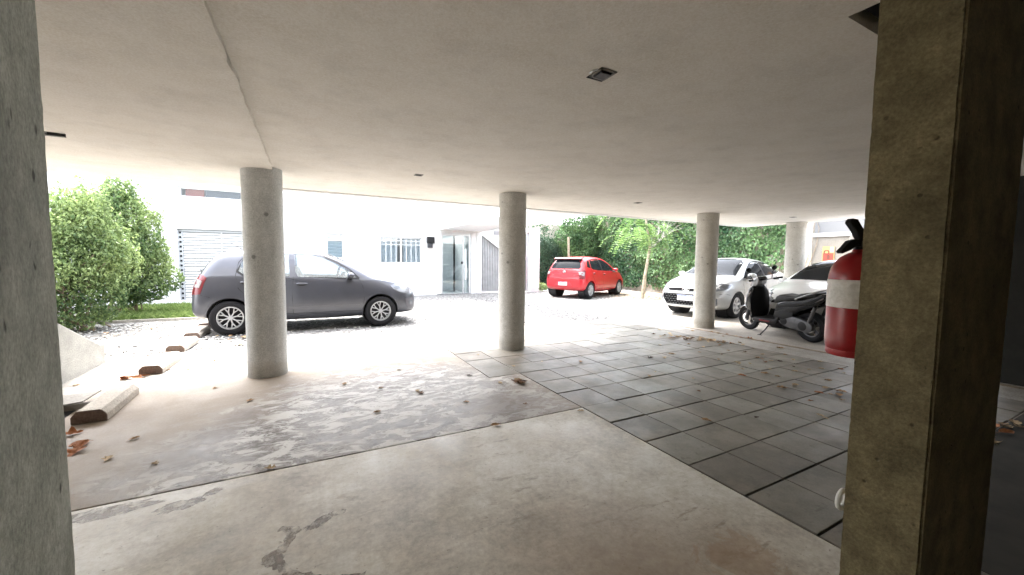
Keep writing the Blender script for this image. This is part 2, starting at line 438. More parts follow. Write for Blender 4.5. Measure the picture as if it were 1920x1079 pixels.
# concrete floor: three poured panels with open joints between them
def floor_near():
    m, nt, b = new_mat('worn pale concrete')
    f = noise(nt, 1.1, 7, 0.62, 0.5)
    c = ramp(nt, f, [(0.30, (0.46, 0.425, 0.36)), (0.5, (0.59, 0.56, 0.495)), (0.7, (0.68, 0.665, 0.615))])
    c = mix(nt, 0.25, c, ramp(nt, noise(nt, 70, 4, 0.7), [(0.3, 0.25), (0.7, 0.75)]), 'OVERLAY')
    # rubbed scratches and flakes
    s = noise(nt, 7.0, 7, 0.68, 0.25, stretch=(0.5, 1.7, 1), rot=0.55)
    reg = ramp(nt, noise(nt, 1.3, 4, 0.6), [(0.42, 0.0), (0.58, 1.0)])
    c = mix(nt, math_n(nt, 'MULTIPLY', reg, ramp(nt, s, [(0.57, 0.0), (0.64, 0.85)])), c, (0.31, 0.265, 0.215))
    s2 = noise(nt, 15.0, 6, 0.7, 0.2)
    c = mix(nt, ramp(nt, s2, [(0.655, 0.0), (0.69, 0.85)]), c, (0.17, 0.135, 0.10))
    c = mix(nt, ramp(nt, noise(nt, 42, 3, 0.7), [(0.66, 0.0), (0.70, 0.8)]), c, (0.13, 0.105, 0.08))
    c = mix(nt, ramp(nt, noise(nt, 1.1, 6, 0.62), [(0.38, 0.65), (0.58, 0.0)]), c, (0.41, 0.36, 0.295))
    c = mix(nt, 0.5, c, ramp(nt, noise(nt, 3.3, 9, 0.74), [(0.32, 0.22), (0.68, 0.78)]), 'OVERLAY')
    c = mix(nt, 0.4, c, ramp(nt, noise(nt, 28, 5, 0.72), [(0.32, 0.25), (0.68, 0.75)]), 'OVERLAY')
    c = mix(nt, ramp(nt, noise(nt, 0.9, 5, 0.6), [(0.55, 0.0), (0.68, 0.4)]), c, (0.70, 0.70, 0.67))
    # brown dirt toward the near edge and under the pillar
    c = mix(nt, math_n(nt, 'MULTIPLY', spot_mask(nt, (1.25, 1.10, 0), 0.42, 0.7, 0.5, 3.0), 0.6), c, (0.30, 0.215, 0.145))
    for p, r_, col, k in (((1.7, 0.98, 0), 0.15, (0.34, 0.21, 0.11), 0.45),):
        c = mix(nt, math_n(nt, 'MULTIPLY', spot_mask(nt, p, r_, 0.16, 1.15, min(30.0, 0.9 / r_)), k), c, col)
    nt.links.new(c, b.inputs['Base Color'])
    rr = ramp(nt, noise(nt, 1.7, 6, 0.65, 0.8), [(0.35, 0.34), (0.65, 0.62)])
    nt.links.new(rr, b.inputs['Roughness'])
    b.inputs['Specular IOR Level'].default_value = 0.5
    bump(nt, b, mix(nt, 0.5, noise(nt, 5, 8, 0.7, 0.8), noise(nt, 60, 3, 0.7)), 0.28, 0.006)
    return m

def floor_mid():
    m, nt, b = new_mat('stained trowelled concrete')
    f = noise(nt, 1.3, 7, 0.62, 0.6)
    c = ramp(nt, f, [(0.3, (0.22, 0.18, 0.145)), (0.7, (0.36, 0.31, 0.255))])
    c = mix(nt, 0.25, c, ramp(nt, noise(nt, 60, 4, 0.7), [(0.3, 0.25), (0.7, 0.75)]), 'OVERLAY')
    # dried, swept-out swirls of pale slurry where the floor was washed
    sw = noise(nt, 2.6, 9, 0.66, 3.2, stretch=(0.85, 1.25, 1), rot=0.35)
    patch = spot_mask(nt, (0.75, 3.55, 0), 1.25, 0.35, 0.35, 2.2)
    patch2 = spot_mask(nt, (-0.35, 3.15, 0), 0.62, 0.35, 0.4, 3.0)
    pm = math_n(nt, 'MAXIMUM', patch, patch2)
    wet = mix(nt, ramp(nt, sw, [(0.40, 0.0), (0.46, 0.8), (0.51, 0.1), (0.58, 0.9)]), (0.085, 0.07, 0.06), (0.36, 0.335, 0.315))
    fl = noise(nt, 5.5, 9, 0.72, 0.9, stretch=(0.8, 1.5, 1), rot=0.3)
    wet = mix(nt, ramp(nt, fl, [(0.49, 0.0), (0.55, 0.95)]), wet, (0.66, 0.65, 0.63))
    c = mix(nt, math_n(nt, 'MULTIPLY', pm, 0.9), c, wet)
    # one long darker damp track
    for p, r_ in (((-0.80, 3.22, 0), 0.20), ((-0.66, 3.55, 0), 0.17), ((-0.52, 3.85, 0), 0.15), ((1.55, 3.15, 0), 0.30)):
        c = mix(nt, math_n(nt, 'MULTIPLY', spot_mask(nt, p, r_, 0.55, 0.25), 0.7), c, (0.155, 0.125, 0.105))
    nt.links.new(c, b.inputs['Base Color'])
    r1 = ramp(nt, noise(nt, 1.4, 5, 0.6, 0.5), [(0.35, 0.5), (0.65, 0.75)])
    nt.links.new(mix(nt, pm, r1, ramp(nt, fl, [(0.4, 0.36), (0.65, 0.65)])), b.inputs['Roughness'])
    b.inputs['Specular IOR Level'].default_value = 0.28
    bump(nt, b, mix(nt, 0.4, mix(nt, pm, noise(nt, 7, 8, 0.72, 0.6, stretch=(0.8, 1.2, 1)), fl), noise(nt, 60, 3, 0.7)), 0.3, 0.007)
    return m
M_far = concrete('pale swept concrete', (0.27, 0.25, 0.22), (0.35, 0.33, 0.30), 1.4, 0.62, 0.3, 60, dirt=0.5, mottle=0.35)
EDGE = 6.92
bm = B(); box(bm, -9, 14.2, -1.9, EDGE, -0.09, -0.014)
struct('subfloor', bm, flat('dark joint dirt', (0.035, 0.03, 0.025), 0.95), 'dark bedding seen in the open floor joints')
def panel(name, x0, x1, y0, y1, m, label, z=0.0):
    bm = B(); box(bm, x0, x1, y0, y1, -0.013, z, bev=0.003)
    return struct(name, bm, m, label)
panel('near_concrete_floor', -9, 2.168, -1.9, 2.768, floor_near(), 'worn pale concrete floor panel nearest the camera')
bm = B(); prism(bm, [(-9, 2.78), (2.168, 2.78), (2.168, 3.955), (1.775, 3.955), (1.775, 5.165), (-9, 5.165)], -0.013, 0.0, 'Z', 0.003)
struct('middle_concrete_floor', bm, floor_mid(), 'stained brown grey concrete floor panel with pale swirls')
panel('far_concrete_floor', -9, 1.775, 5.173, EDGE, M_far, 'pale swept concrete strip next to the gravel')
panel('dirt_line', 6.79, 6.866, 0.92, 6.0, concrete('brown leaf dirt', (0.16, 0.115, 0.075), (0.36, 0.30, 0.23), 5, 0.9, 0.5, 60, dirt=0.6), 'line of brown dirt and leaf crumbs between the concrete strip and the scooter floor', 0.003)
panel('concrete_strip', 6.175, 6.785, -1.9, EDGE, M_far, 'long pale concrete strip beside the paving tiles')
panel('side_concrete_floor', 6.872, 14.2, -1.9, EDGE, concrete('dusty parking concrete', (0.34, 0.31, 0.27), (0.45, 0.42, 0.38), 1.6, 0.7, 0.3, 60, dirt=0.4), 'dusty concrete under the scooter and the white cars')
# paving tiles, one mesh of separate bevelled slabs
YL = [-1.9, -1.35, -0.97, -0.59, -0.21, 0.165, 0.54, 0.92, 1.275, 1.65, 2.02, 2.395, 2.775, 3.18, 3.57, 3.96, 4.35, 4.75, 5.17, 5.56, 5.95, 6.34, EDGE]
XL = [1.785] + [2.18 + 0.39 * k for k in range(10)] + [6.165]
def tile_mat():
    m, nt, b = new_mat('grey cement paving tile')
    at = nt.nodes.new('ShaderNodeAttribute'); at.attribute_name = 'tone'
    c = ramp(nt, at.outputs['Fac'], [(0, (0.132, 0.113, 0.092)), (0.5, (0.18, 0.165, 0.14)), (1, (0.232, 0.222, 0.195))])
    c = mix(nt, 0.6, c, ramp(nt, noise(nt, 2.6, 8, 0.72, 0.1), [(0.3, 0.25), (0.7, 0.75)]), 'OVERLAY')
    c = mix(nt, ramp(nt, noise(nt, 11, 6, 0.7, 0.5), [(0.58, 0.0), (0.66, 0.6)]), c, (0.12, 0.105, 0.085))
    c = mix(nt, 0.25, c, ramp(nt, noise(nt, 90, 3, 0.7), [(0.3, 0.25), (0.7, 0.75)]), 'OVERLAY')
    du = noise(nt, 1.6, 8, 0.7, 0.1)
    c = mix(nt, ramp(nt, du, [(0.50, 0.0), (0.66, 0.6)]), c, (0.33, 0.29, 0.24))
    nt.links.new(c, b.inputs['Base Color'])
    nt.links.new(ramp(nt, noise(nt, 2.1, 6, 0.7, 0.5), [(0.3, 0.36), (0.7, 0.62)]), b.inputs['Roughness'])
    b.inputs['Specular IOR Level'].default_value = 0.36
    bump(nt, b, mix(nt, 0.35, noise(nt, 3.2, 6, 0.6), noise(nt, 80, 3, 0.7)), 0.25, 0.006)
    return m
bm = B(); lay = bm.verts.layers.float.new('tone')
for j, (y0, y1) in enumerate(zip(YL, YL[1:])):
    for i, (x0, x1) in enumerate(zip(XL, XL[1:])):
        if i == 0 and y0 < 3.9: continue
        n0 = len(bm.verts); tz = rnd.uniform(-0.004, 0.002); jx, jy = rnd.uniform(-.002, .002), rnd.uniform(-.003, .003)
        box(bm, x0 + 0.0035 + jx, x1 - 0.0035 + jx, y0 + rnd.uniform(.0045, .0075) + jy, y1 - rnd.uniform(.0045, .0075) + jy, -0.0135, tz, bev=0.0035)
        bm.verts.ensure_lookup_table(); tn = rnd.betavariate(2, 2)
        for v in bm.verts[n0:]: v[lay] = tn
struct('paving_tiles', bm, tile_mat(), 'square grey cement paving tiles with dark open joints')
# pale sand in the cross joints
bm = B()
for x in XL[1:-1]: box(bm, x - 0.0024, x + 0.0024, -1.9 if x > 2.2 else 3.96, EDGE, -0.0138, -0.006)
struct('joint_sand', bm, flat('joint sand', (0.25, 0.23, 0.2), 0.95), 'sand filling the narrow cross joints of the paving')

# ceiling slab with drip groove, an open slot by the right pillar and a step along the left bay
H = 2.31
XR, YE = 10.62, 6.60
bm = B()
box(bm, -0.33, 1.93, -1.9, YE - 0.17, H, H + 0.32)
box(bm, 2.62, XR, -1.9, YE - 0.17, H, H + 0.32)
box(bm, 1.93, 2.62, -1.9, 0.56, H, H + 0.32)
box(bm, 1.93, 2.62, 0.83, YE - 0.17, H, H + 0.32)
box(bm, 1.93, 2.62, 0.56, 0.83, H + 0.22, H + 0.32)
for k in range(120):                                   # step edge, lumpy plaster
    y0, y1 = -1.9 + k * 0.0694, -1.9 + (k + 1) * 0.0694
    e = -0.33 + 0.013 * mnoise.noise(Vector((k * 0.35, 1, 1))) + 0.004 * rnd.uniform(-1, 1)
    if k == 0: ep = e
    vs = [bm.verts.new(p) for p in ((-0.6, y0, H - 0.028), (ep, y0, H - 0.028), (e, y1, H - 0.028), (-0.6, y1, H - 0.028), (ep, y0, H + 0.02), (e, y1, H + 0.02))]
    bm.faces.new((vs[0], vs[3], vs[2], vs[1])); bm.faces.new((vs[1], vs[2], vs[5], vs[4]))
    ep = e
box(bm, -9.0, -0.6, -1.9, YE - 0.17, H - 0.028, H + 0.32)
box(bm, -0.6, -0.34, -1.9, YE - 0.17, H + 0.02, H + 0.32)
struct('ceiling', bm, M_ceiling, 'broad rough plastered ceiling slab over the parking')
bm = B()
box(bm, -9.0, XR, YE - 0.17, YE - 0.125, H + 0.09, H + 0.32)
box(bm, -9.0, XR, YE - 0.125, YE + 0.03, H - 0.004, H + 0.75)
box(bm, XR, XR + 0.03, -1.9, YE + 0.03, H - 0.004, H + 0.75)
struct('slab_edge_beam', bm, M_plaster_white, 'white rendered edge of the ceiling slab')
# enclosing walls of the car park behind and beside the camera
bm = B()
box(bm, -9.0, 0.6, -2.1, -1.9, -0.05, H + 0.3)
box(bm, -9.2, -9.0, -1.9, 5.2, -0.05, H + 0.3)
tag(obj('back_wall', bm, concrete('rear wall render', (0.5, 0.48, 0.43), (0.62, 0.59, 0.53), 1.0, 0.9)), 'rough concrete rear wall of the car park', 'wall')
bm = B(); box(bm, 0.6, XR, -2.1, -1.9, -0.05, H + 0.3); box(bm, 6.95, XR, 1.2, 1.35, -0.05, H + 0.01); box(bm, 6.95, 7.1, -1.9, 1.2, -0.05, H + 0.01)  # walls added and coloured near black to keep the right pillar dark
tag(obj('shade_wall', bm, flat('shade dark render', (0.025, 0.025, 0.022), 0.9, var=0.2)), 'near-black wall added behind the right pillar to keep it dark', 'wall')

bm = B(); box(bm, 2.56, 6.16, -1.9, 0.905, -0.0125, 0.0045, bev=.002)  # near-black floor sheet, the corner's shade put into its colour
struct('shade_floor', bm, flat('shade dark concrete', (0.035, 0.032, 0.026), 0.8, var=0.4, vscale=4), 'floor sheet coloured dark for the shade right of the olive pillar')
bm = B(); box(bm, 1.94, 2.61, 0.57, 0.80, H + 0.03, H + 0.20)  # near-black block set in the slot to stand for its shade
tag(obj('slot_shade', bm, M_dark), 'near-black block standing for the shade in the ceiling slot beside the olive pillar', 'service slot')

# damp stains lying on the floor
def stain_mat():
    m = bpy.data.materials.new('damp stain'); m.use_nodes = True; nt = m.node_tree; b = nt.nodes['Principled BSDF']
    nt.links.new(ramp(nt, noise(nt, 22, 6, 0.7), [(0.3, (0.19, 0.15, 0.125)), (0.7, (0.33, 0.285, 0.25))]), b.inputs['Base Color']); b.inputs['Roughness'].default_value = 0.4
    nt.links.new(ramp(nt, noise(nt, 16, 7, 0.72), [(0.36, 0.0), (0.62, 0.85)]), b.inputs['Alpha'])
    return m
M_stain = stain_mat()
def jag(k, seed, n): return 1 + 0.30 * mnoise.noise(Vector((k * 6.28, seed, 0)) * 1.0) + 0.32 * mnoise.noise(Vector((math.cos(k * 6.28) * 2.6, math.sin(k * 6.28) * 2.6, seed))) + 0.34 * mnoise.noise(Vector((math.cos(k * 6.28) * 7, math.sin(k * 6.28) * 7, seed + 5)))
def blob(cx, cy, rx, ry, rot, seed):
    return [(cx + (rx * math.cos(a) * math.cos(rot) - ry * math.sin(a) * math.sin(rot)) * jag(a / 6.2832, seed, 1), cy + (rx * math.cos(a) * math.sin(rot) + ry * math.sin(a) * math.cos(rot)) * jag(a / 6.2832, seed, 1)) for a in [2 * PI * k / 110 for k in range(110)]]
def streak(pts, ws, seed):
    P = smooth_poly([(x, y) for x, y in pts], 9, False); n = len(P); L, Q = [], []
    for i, p in enumerate(P):
        d = (Vector(P[min(i + 1, n - 1)]) - Vector(P[max(i - 1, 0)])).normalized(); nn = Vector((-d.y, d.x)); u = i / (n - 1) * (len(ws) - 1); j = min(int(u), len(ws) - 2); w_ = ws[j] + (ws[j + 1] - ws[j]) * (u - j)
        L.append(tuple(Vector(p) + nn * w_ * max(.15, 1 + .9 * mnoise.noise(Vector((i * .45, seed, 0)))))); Q.append(tuple(Vector(p) - nn * w_ * max(.15, 1 + .9 * mnoise.noise(Vector((i * .45, seed, 9))))))
    return L + Q[::-1]
def stain(outlines, label):
    bm = B()
    for o_ in outlines:
        vs = [bm.verts.new((x, y, 0.0012)) for x, y in o_]; f = bm.faces.new(vs)
        bmesh.ops.triangulate(bm, faces=[f])
    for f in bm.faces:
        if f.normal.z < 0: f.normal_flip()
    me = bpy.data.meshes.new('damp_stain'); bm.to_mesh(me); bm.free()
    tag(obj('damp_stain', me, M_stain), label, 'stain', 'damp stains on the near floor')
stain([blob(-0.64, 2.585, .095, .05, .2, 1)], 'reddish brown splash stain on the near floor left of the middle')
stain([blob(-0.51, 2.66, .05, .028, .5, 2)], 'small grey splash stain just beyond the reddish one')
stain([streak([(-.16, 2.14), (-.10, 2.09), (-.13, 2.0), (-.17, 1.93), (-.135, 1.86), (-.10, 1.80), (0.0, 1.70), (.16, 1.62)], [.015, .03, .018, .045, .02, .02, .04, .05], 3), streak([(-.085, 2.075), (-.03, 2.10), (.03, 2.15)], [.008, .007, .004], 4)], 'branching dark drip stain running toward the camera')
stain([blob(.02, 2.11, .07, .03, .6, 5), blob(.11, 2.14, .03, .018, .3, 6)], 'faint grey damp patch right of the branching drip')
stain([blob(-.95, 2.68, .19, .055, -.03, 7)], 'long grey damp patch along the floor joint at the grey pillar')
# ------------------------------------------------------------------ round columns and blade pillars
def column(x, y, r, label, top=H, mat=M_column):
    t = thing('concrete_column', label, 'column', (x, y, 0), 0, 'round concrete columns under the slab')
    bm = B()
    prof = [(0, 0.0), (r + 0.002, 0.0)] + [(r + 0.0012 * mnoise.noise(Vector((x, k * 0.7, 2))), 0.02 + k * (top - 0.14) / 24) for k in range(25)]
    lathe(bm, prof, 48)
    obj('shaft', bm, mat, t, True)
    bm = B(); lathe(bm, [(r - 0.02, top - 0.118), (r + 0.001, top - 0.117), (r + 0.0015, top - 0.005), (r - 0.02, top - 0.002)], 48)
    obj('collar', bm, mat, t, True)
    return t
Mc_blue = concrete('cool grey concrete', (0.50, 0.525, 0.535), (0.60, 0.62, 0.625), 2.2, 0.6, 0.12, 80, pits=0.8, pit_scale=6.0, streak=(1, 1, 0.15), base_dirt=0.35)
column(-0.45, 5.19, 0.198, 'smooth cool grey round column in front of the grey hatchback', H + 0.005, Mc_blue)
column(2.70, 5.20, 0.201, 'grey round column standing alone between the two hatchbacks')
column(7.18, 5.24, 0.205, 'beige grey round column in front of the white sedan', mat=concrete('warm grey concrete', (0.50, 0.48, 0.43), (0.60, 0.58, 0.53), 2.2, 0.7, 0.15, 80, pits=0.6, pit_scale=7.0, streak=(1, 1, 0.15), base_dirt=0.45))
column(10.36, 5.2, 0.205, 'round column farthest back, behind the white sedan', mat=bpy.data.materials['warm grey concrete'])

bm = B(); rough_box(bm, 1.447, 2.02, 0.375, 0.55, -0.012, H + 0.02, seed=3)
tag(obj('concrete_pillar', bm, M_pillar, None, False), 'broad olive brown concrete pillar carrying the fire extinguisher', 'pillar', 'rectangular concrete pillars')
bm = B(); rough_box(bm, -0.90, -0.325, 0.45, 0.80, -0.012, H + 0.02, amp=0.0004, edge=0.0012, seed=11)
bmesh.ops.rotate(bm, verts=bm.verts, cent=(-0.325, 0.80, 0), matrix=Matrix.Rotation(R(14), 3, 'Z'))
tag(obj('concrete_pillar', bm, M_pillar_grey, None, False), 'pitted grey green concrete pillar beside the wheel stops', 'pillar', 'rectangular concrete pillars')

# ------------------------------------------------------------------ wheel stops
M_stopend = concrete('brown stop end', (0.13, 0.09, 0.075), (0.22, 0.165, 0.14), 8, 0.9, 0.4, 60)  # darker brown for the near end face of each stop
def wheel_stop(y0, y1, x, rz, label):
    bm = B(); L = y1 - y0
    sec = [(-0.105, 0.0), (0.105, 0.0), (0.105, 0.058), (0.07, 0.102), (-0.07, 0.102), (-0.105, 0.058)]
    prism(bm, sec, 0, L, 'Y', bev=0.006)
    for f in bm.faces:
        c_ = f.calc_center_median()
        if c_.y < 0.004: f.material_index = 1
    for v in bm.verts:
        n = mnoise.noise_vector(v.co * 7 + Vector((x, y0, 0))); v.co += n * 0.004
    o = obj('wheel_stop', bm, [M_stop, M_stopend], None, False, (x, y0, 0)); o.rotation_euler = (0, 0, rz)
    tag(o, label, 'wheel stop', 'concrete wheel stops')
wheel_stop(4.22, 4.96, -1.585, R(1.5), 'chamfered concrete wheel stop nearest the grey pillar')
wheel_stop(5.70, 6.44, -1.62, R(-1), 'concrete wheel stop with an orange leaf heap at its end')
wheel_stop(6.90, 7.6, -1.69, R(-2), 'third concrete wheel stop, on the edge of the gravel')
wheel_stop(7.96, 8.70, -1.73, R(-1), 'stained concrete wheel stop lying in front of the grey hatchback rear wheel')
wheel_stop(9.05, 9.75, -1.77, R(1), 'last concrete wheel stop, under the rear bumper of the grey hatchback')

# low sloping wall beside the wheel stops
bm = B(); prism(bm, [(5.0, -0.02), (6.62, -0.02), (6.62, 0.235), (6.50, 0.245), (5.60, 0.66), (5.0, 0.66)], -2.48, -2.30, 'X', bev=0.008)
tag(obj('ramp_wall', bm, concrete('grimy white render', (0.33, 0.325, 0.30), (0.42, 0.415, 0.39), 1.4, 0.85, 0.2, 70, dirt=0.4)), 'low white rendered wall with a sloping top beside the wheel stops', 'wall')
# open drain with a lifted lid
t = thing('drain_pit', 'open dark drain pit with a thin lid behind the nearest wheel stop', 'drain', (-2.05, 4.42, 0))
bm = B(); box(bm, -0.36, 0.24, -0.11, 0.20, -0.0128, 0.004); obj('pit', bm, M_dark, t)
bm = B(); prism(bm, [(-0.40, 0.012), (0.30, 0.075), (0.30, 0.085), (-0.40, 0.024)], 0.16, 0.5, 'Y'); obj('lid', bm, M_far, t)
bm = B(); tube(bm, [(0.24, -0.12, 0.012), (-0.05, -0.15, 0.012), (-0.36, -0.11, 0.02)], 0.008, 6); obj('lifting_bar', bm, M_black, t)

# ------------------------------------------------------------------ ceiling spots
M_trimgrey = flat('dusty grey trim', (0.22, 0.21, 0.19), 0.6)
def ceiling_spot(x, y, s, label, z=H, rz=0.0, detail=True):
    t = thing('ceiling_spot', label, 'ceiling light', (x, y, z), rz, 'recessed ceiling spots')
    bm = B()
    for a in range(4):
        mx = Matrix.Rotation(a * PI / 2, 4, 'Z')
        box(bm, -s, s, s - s * 0.28, s, -0.006, 0.004, mx=mx)
    obj('trim_frame', bm, M_trimgrey, t)
    bm = B(); box(bm, -s * 0.72, s * 0.72, -s * 0.72, s * 0.72, -0.003, -0.001); obj('lamp_well', bm, M_dark, t)
    if detail:
        bm = B(); box(bm, -s, s, s * 1.02, s * 1.38, -0.0035, -0.001); obj('open_gap', bm, M_dark, t)
        bm = B(); box(bm, -s * 0.72, s * 0.6, -s * 0.66, s * 0.66, -0.016, -0.004, bev=0.004); obj('lamp_head', bm, M_black, t)
        bm = B(); tube(bm, [(-s * 1.0, -s * .5, -0.002), (-s * 1.35, -s * .1, -0.004), (-s * 1.3, s * .5, -0.002)], 0.0035, 6); obj('spring_clip', bm, M_alu, t)
    return t
ceiling_spot(1.39, 1.665, 0.052, 'square recessed ceiling spot with a dark open gap, nearest the camera')
ceiling_spot(1.15, 4.60, 0.045, 'small dark ceiling spot above the middle of the stained floor', detail=False)
ceiling_spot(4.88, 4.87, 0.05, 'small dark ceiling spot near the slab edge in front of the tree', detail=False)
ceiling_spot(9.14, 4.67, 0.05, 'small dark ceiling spot above the white cars', detail=False)
t = ceiling_spot(-1.78, 4.46, 0.06, 'ceiling spot hanging open at the grey pillar', H - 0.028, detail=False)
bm = B(); box(bm, 0.0, 0.10, -0.06, -0.05, -0.022, -0.002); obj('loose_cover', bm, M_black, t)

# ------------------------------------------------------------------ fire extinguisher on the back of the pillar
ex = thing('fire_extinguisher', 'red fire extinguisher with white band and black valve, hung on the olive pillar', 'fire extinguisher', (1.715, 0.655, 1.008))
M_red = flat('red enamel', (0.30, 0.005, 0.008), 0.30, coat=0.15, var=0.12, vscale=14)
M_band = concrete('worn white label', (0.62, 0.60, 0.57), (0.76, 0.74, 0.71), 6, 0.5, 0.05, 60, dirt=0.5)
r = 0.083
bm = B()
lathe(bm, [(0, 0.012), (r * .55, 0.008), (r * .80, 0.004), (r * .92, 0.012), (r * .985, 0.03), (r, 0.055), (r, 0.262), (r * .985, 0.280), (r * .93, 0.302), (r * .82, 0.322), (r * .64, 0.341), (r * .42, 0.354), (r * .27, 0.360), (r * .25, 0.368), (0, 0.368)], 40)
obj('cylinder', bm, M_red, ex, True)
bm = B(); lathe(bm, [(r * .99, 0.165), (r + .0012, 0.166), (r + .0012, 0.262), (r * .99, 0.263)], 40); obj('label_band', bm, M_band, ex, True)
bm = B(); lathe(bm, [(r * .80, -0.006), (r * .90, -0.006), (r * .94, 0.0), (r * .94, 0.016), (r * .80, 0.016)], 40, close=True); obj('foot_ring', bm, M_red, ex, True)
# valve and levers point to the left of the pillar
d = Vector((-0.90, 0.30, 0)).normalized()
ZV = lambda z: .360 + (z - .455) * .84 if z > .44 else z * .8
def exp_(a, z, s=0.0): return d * a + Vector((-d.y, d.x, 0)) * s + Vector((0, 0, ZV(z)))
bm = B(); lathe(bm, [(r_, ZV(z)) for r_, z in [(0, .455), (.019, .455), (.019, .475), (.015, .478), (.015, .515), (.011, .522), (0, .522)]], 20); obj('valve', bm, M_black, ex, True)
mxl = Matrix(((d.x, -d.y, 0, 0), (d.y, d.x, 0, 0), (0, 0, 1, 0), (0, 0, 0, 1)))
bm = B(); prism(bm, [(x, ZV(z)) for x, z in [(-.022, .500), (.014, .503), (.034, .540), (.060, .574), (.052, .592), (.030, .590), (.008, .556), (-.022, .532)]], -.012, .012, 'Y', .004, mx=mxl); obj('lever', bm, M_black, ex)
bm = B(); prism(bm, [(x, ZV(z)) for x, z in [(-.018, .484), (.020, .484), (.046, .462), (.082, .446), (.090, .456), (.072, .476), (.054, .500), (.030, .508), (-.018, .504)]], -.011, .011, 'Y', .004, mx=mxl); obj('carry_handle', bm, M_black, ex)
bm = B(); tube(bm, [exp_(.012, .49, .016), exp_(-.02, .487, .03), exp_(-.075, .46, .045), exp_(-.10, .38, .05), exp_(-.095, .2, .045)], .009, 8); obj('hose', bm, M_black, ex, True)
bm = B(); lathe(bm, [(0, -0.004), (0.013, -0.004), (0.013, 0.004), (0, 0.004)], 16, 'X', tuple(exp_(.012, .512, -.014))); obj('pressure_gauge', bm, M_chrome, ex)
bm = B(); box(bm, -0.03, 0.03, -0.104, -0.082, 0.15, 0.30, bev=.003); obj('wall_bracket', bm, M_alu, ex)
# small brackets of stains on the band
bm = B(); tube(bm, [(1.478, 0.56, 0.585 + 0.026 * math.sin(a)) if False else (1.485 + 0.028 * math.cos(a), 0.568, 0.58 + 0.028 * math.sin(a)) for a in [2 * PI * k / 24 for k in range(25)]], 0.0075, 8, cap=False)
tag(obj('white_ring', bm, M_white_paint, None, True), 'small white ring fixed low behind the olive pillar edge', 'ring')

# ------------------------------------------------------------------ fallen leaves, one object each
M_leafs = [flat('dry leaf ' + n, c, 0.8, var=0.35, vscale=30) for n, c in (('tan', (0.36, 0.22, 0.11)), ('brown', (0.17, 0.085, 0.04)), ('pale', (0.50, 0.38, 0.24)), ('dark', (0.07, 0.045, 0.03)), ('rust', (0.33, 0.13, 0.05)))]
def leaf_bm(s, seed, lobed=False):
    rr = random.Random(seed); bm = B()
    n = 9; c = rr.uniform(0.1, 0.45); tw = rr.uniform(-0.5, 0.5); rows = []
    for i in range(n + 1):
        u = i / n; wd = math.sin(PI * min(1, u * 0.96 + 0.03)) ** 0.8 * 0.30
        if lobed: wd *= 1.0 + 0.55 * math.cos(u * PI * 5)
        x = (u - 0.5); row = []
        for k, v in enumerate((-1, -0.5, 0, 0.5, 1)):
            y = v * wd; z = 0.04 + c * (x * x) * 0.9 + abs(v) * wd * rr.uniform(0.25, 0.55) + tw * x * y + 0.02 * rr.uniform(-1, 1)
            row.append(bm.verts.new((x * s, y * s, max(0.004, z * s))))
        rows.append(row)
    for a, b in zip(rows, rows[1:]):
        for k in range(4): bm.faces.new((a[k], b[k], b[k + 1], a[k + 1]))
    tube(bm, [(-0.5 * s, 0, 0.06 * s), (-0.72 * s, 0.05 * s, 0.03 * s)], 0.008 * s + .0006, 5)
    return bm
leaf_protos = []
for k in range(8):
    me = bpy.data.meshes.new('leaf'); b_ = leaf_bm(1.0, k, k in (3, 6)); b_.to_mesh(me); b_.free(); leaf_protos.append(me)
leaf_meshes = {}
def fallen_leaf(x, y, s, label, group, mat=None, z=0.001, tilt=0.0):
    k = rnd.randrange(8); mi = rnd.choice((0, 0, 0, 1, 2, 2, 2, 3, 4)) if mat is None else mat
    if (k, mi) not in leaf_meshes:
        me = leaf_protos[k].copy(); me.materials.append(M_leafs[mi]); leaf_meshes[(k, mi)] = me
    o = bpy.data.objects.new('fallen_leaf', leaf_meshes[(k, mi)]); COL.objects.link(o)
    o.location = (x, y, z); o.rotation_euler = (tilt * rnd.uniform(-1, 1), tilt * rnd.uniform(-1, 1), rnd.uniform(0, 6.28)); o.scale = (s, s, s)
    tag(o, label, 'leaf', group)
TILE = [(6.04, 5.37), (5.52, 4.87), (5.46, 3.97), (5.11, 3.76), (5.82, 3.93), (5.58, 3.66), (6.12, 3.98), (6.1, 3.95), (6.1, 3.57), (5.71, 3.48), (5.27, 3.53), (4.61, 3.84), (4.33, 3.76), (4.14, 3.81), (4.93, 3.37), (4.97, 3.07), (5.0, 3.12), (5.1, 3.04), (4.76, 2.91), (5.54, 3.19), (5.55, 3.12), (5.4, 2.99), (5.54, 2.99), (5.87, 2.9), (5.63, 2.95), (6.09, 2.7), (6.1, 3.13), (5.81, 3.28), (5.49, 2.71), (5.28, 2.57), (4.85, 2.68), (4.86, 2.55), (4.5, 2.75), (5.1, 2.75), (5.53, 2.53), (5.73, 2.48), (5.92, 2.36), (5.75, 2.28), (5.22, 2.21), (4.66, 2.26), (3.85, 2.92), (3.49, 3.2), (3.69, 3.29), (4.42, 2.28), (4.49, 2.43), (4.87, 2.07), (4.89, 1.95), (4.72, 1.9), (4.66, 1.93), (4.57, 1.8), (4.62, 2.03), (4.28, 1.94), (3.38, 1.94), (2.95, 2.06), (3.94, 1.68), (3.91, 1.63), (4.93, 4.34), (5.41, 4.21), (3.53, 2.62), (2.7, 4.28), (3.14, 4.07)]
for x, y in TILE: fallen_leaf(x + rnd.uniform(-.02, .02), y + rnd.uniform(-.02, .02), rnd.uniform(0.045, 0.10), 'small dry leaf scattered on the grey paving tiles', 'leaves scattered on the paving tiles')
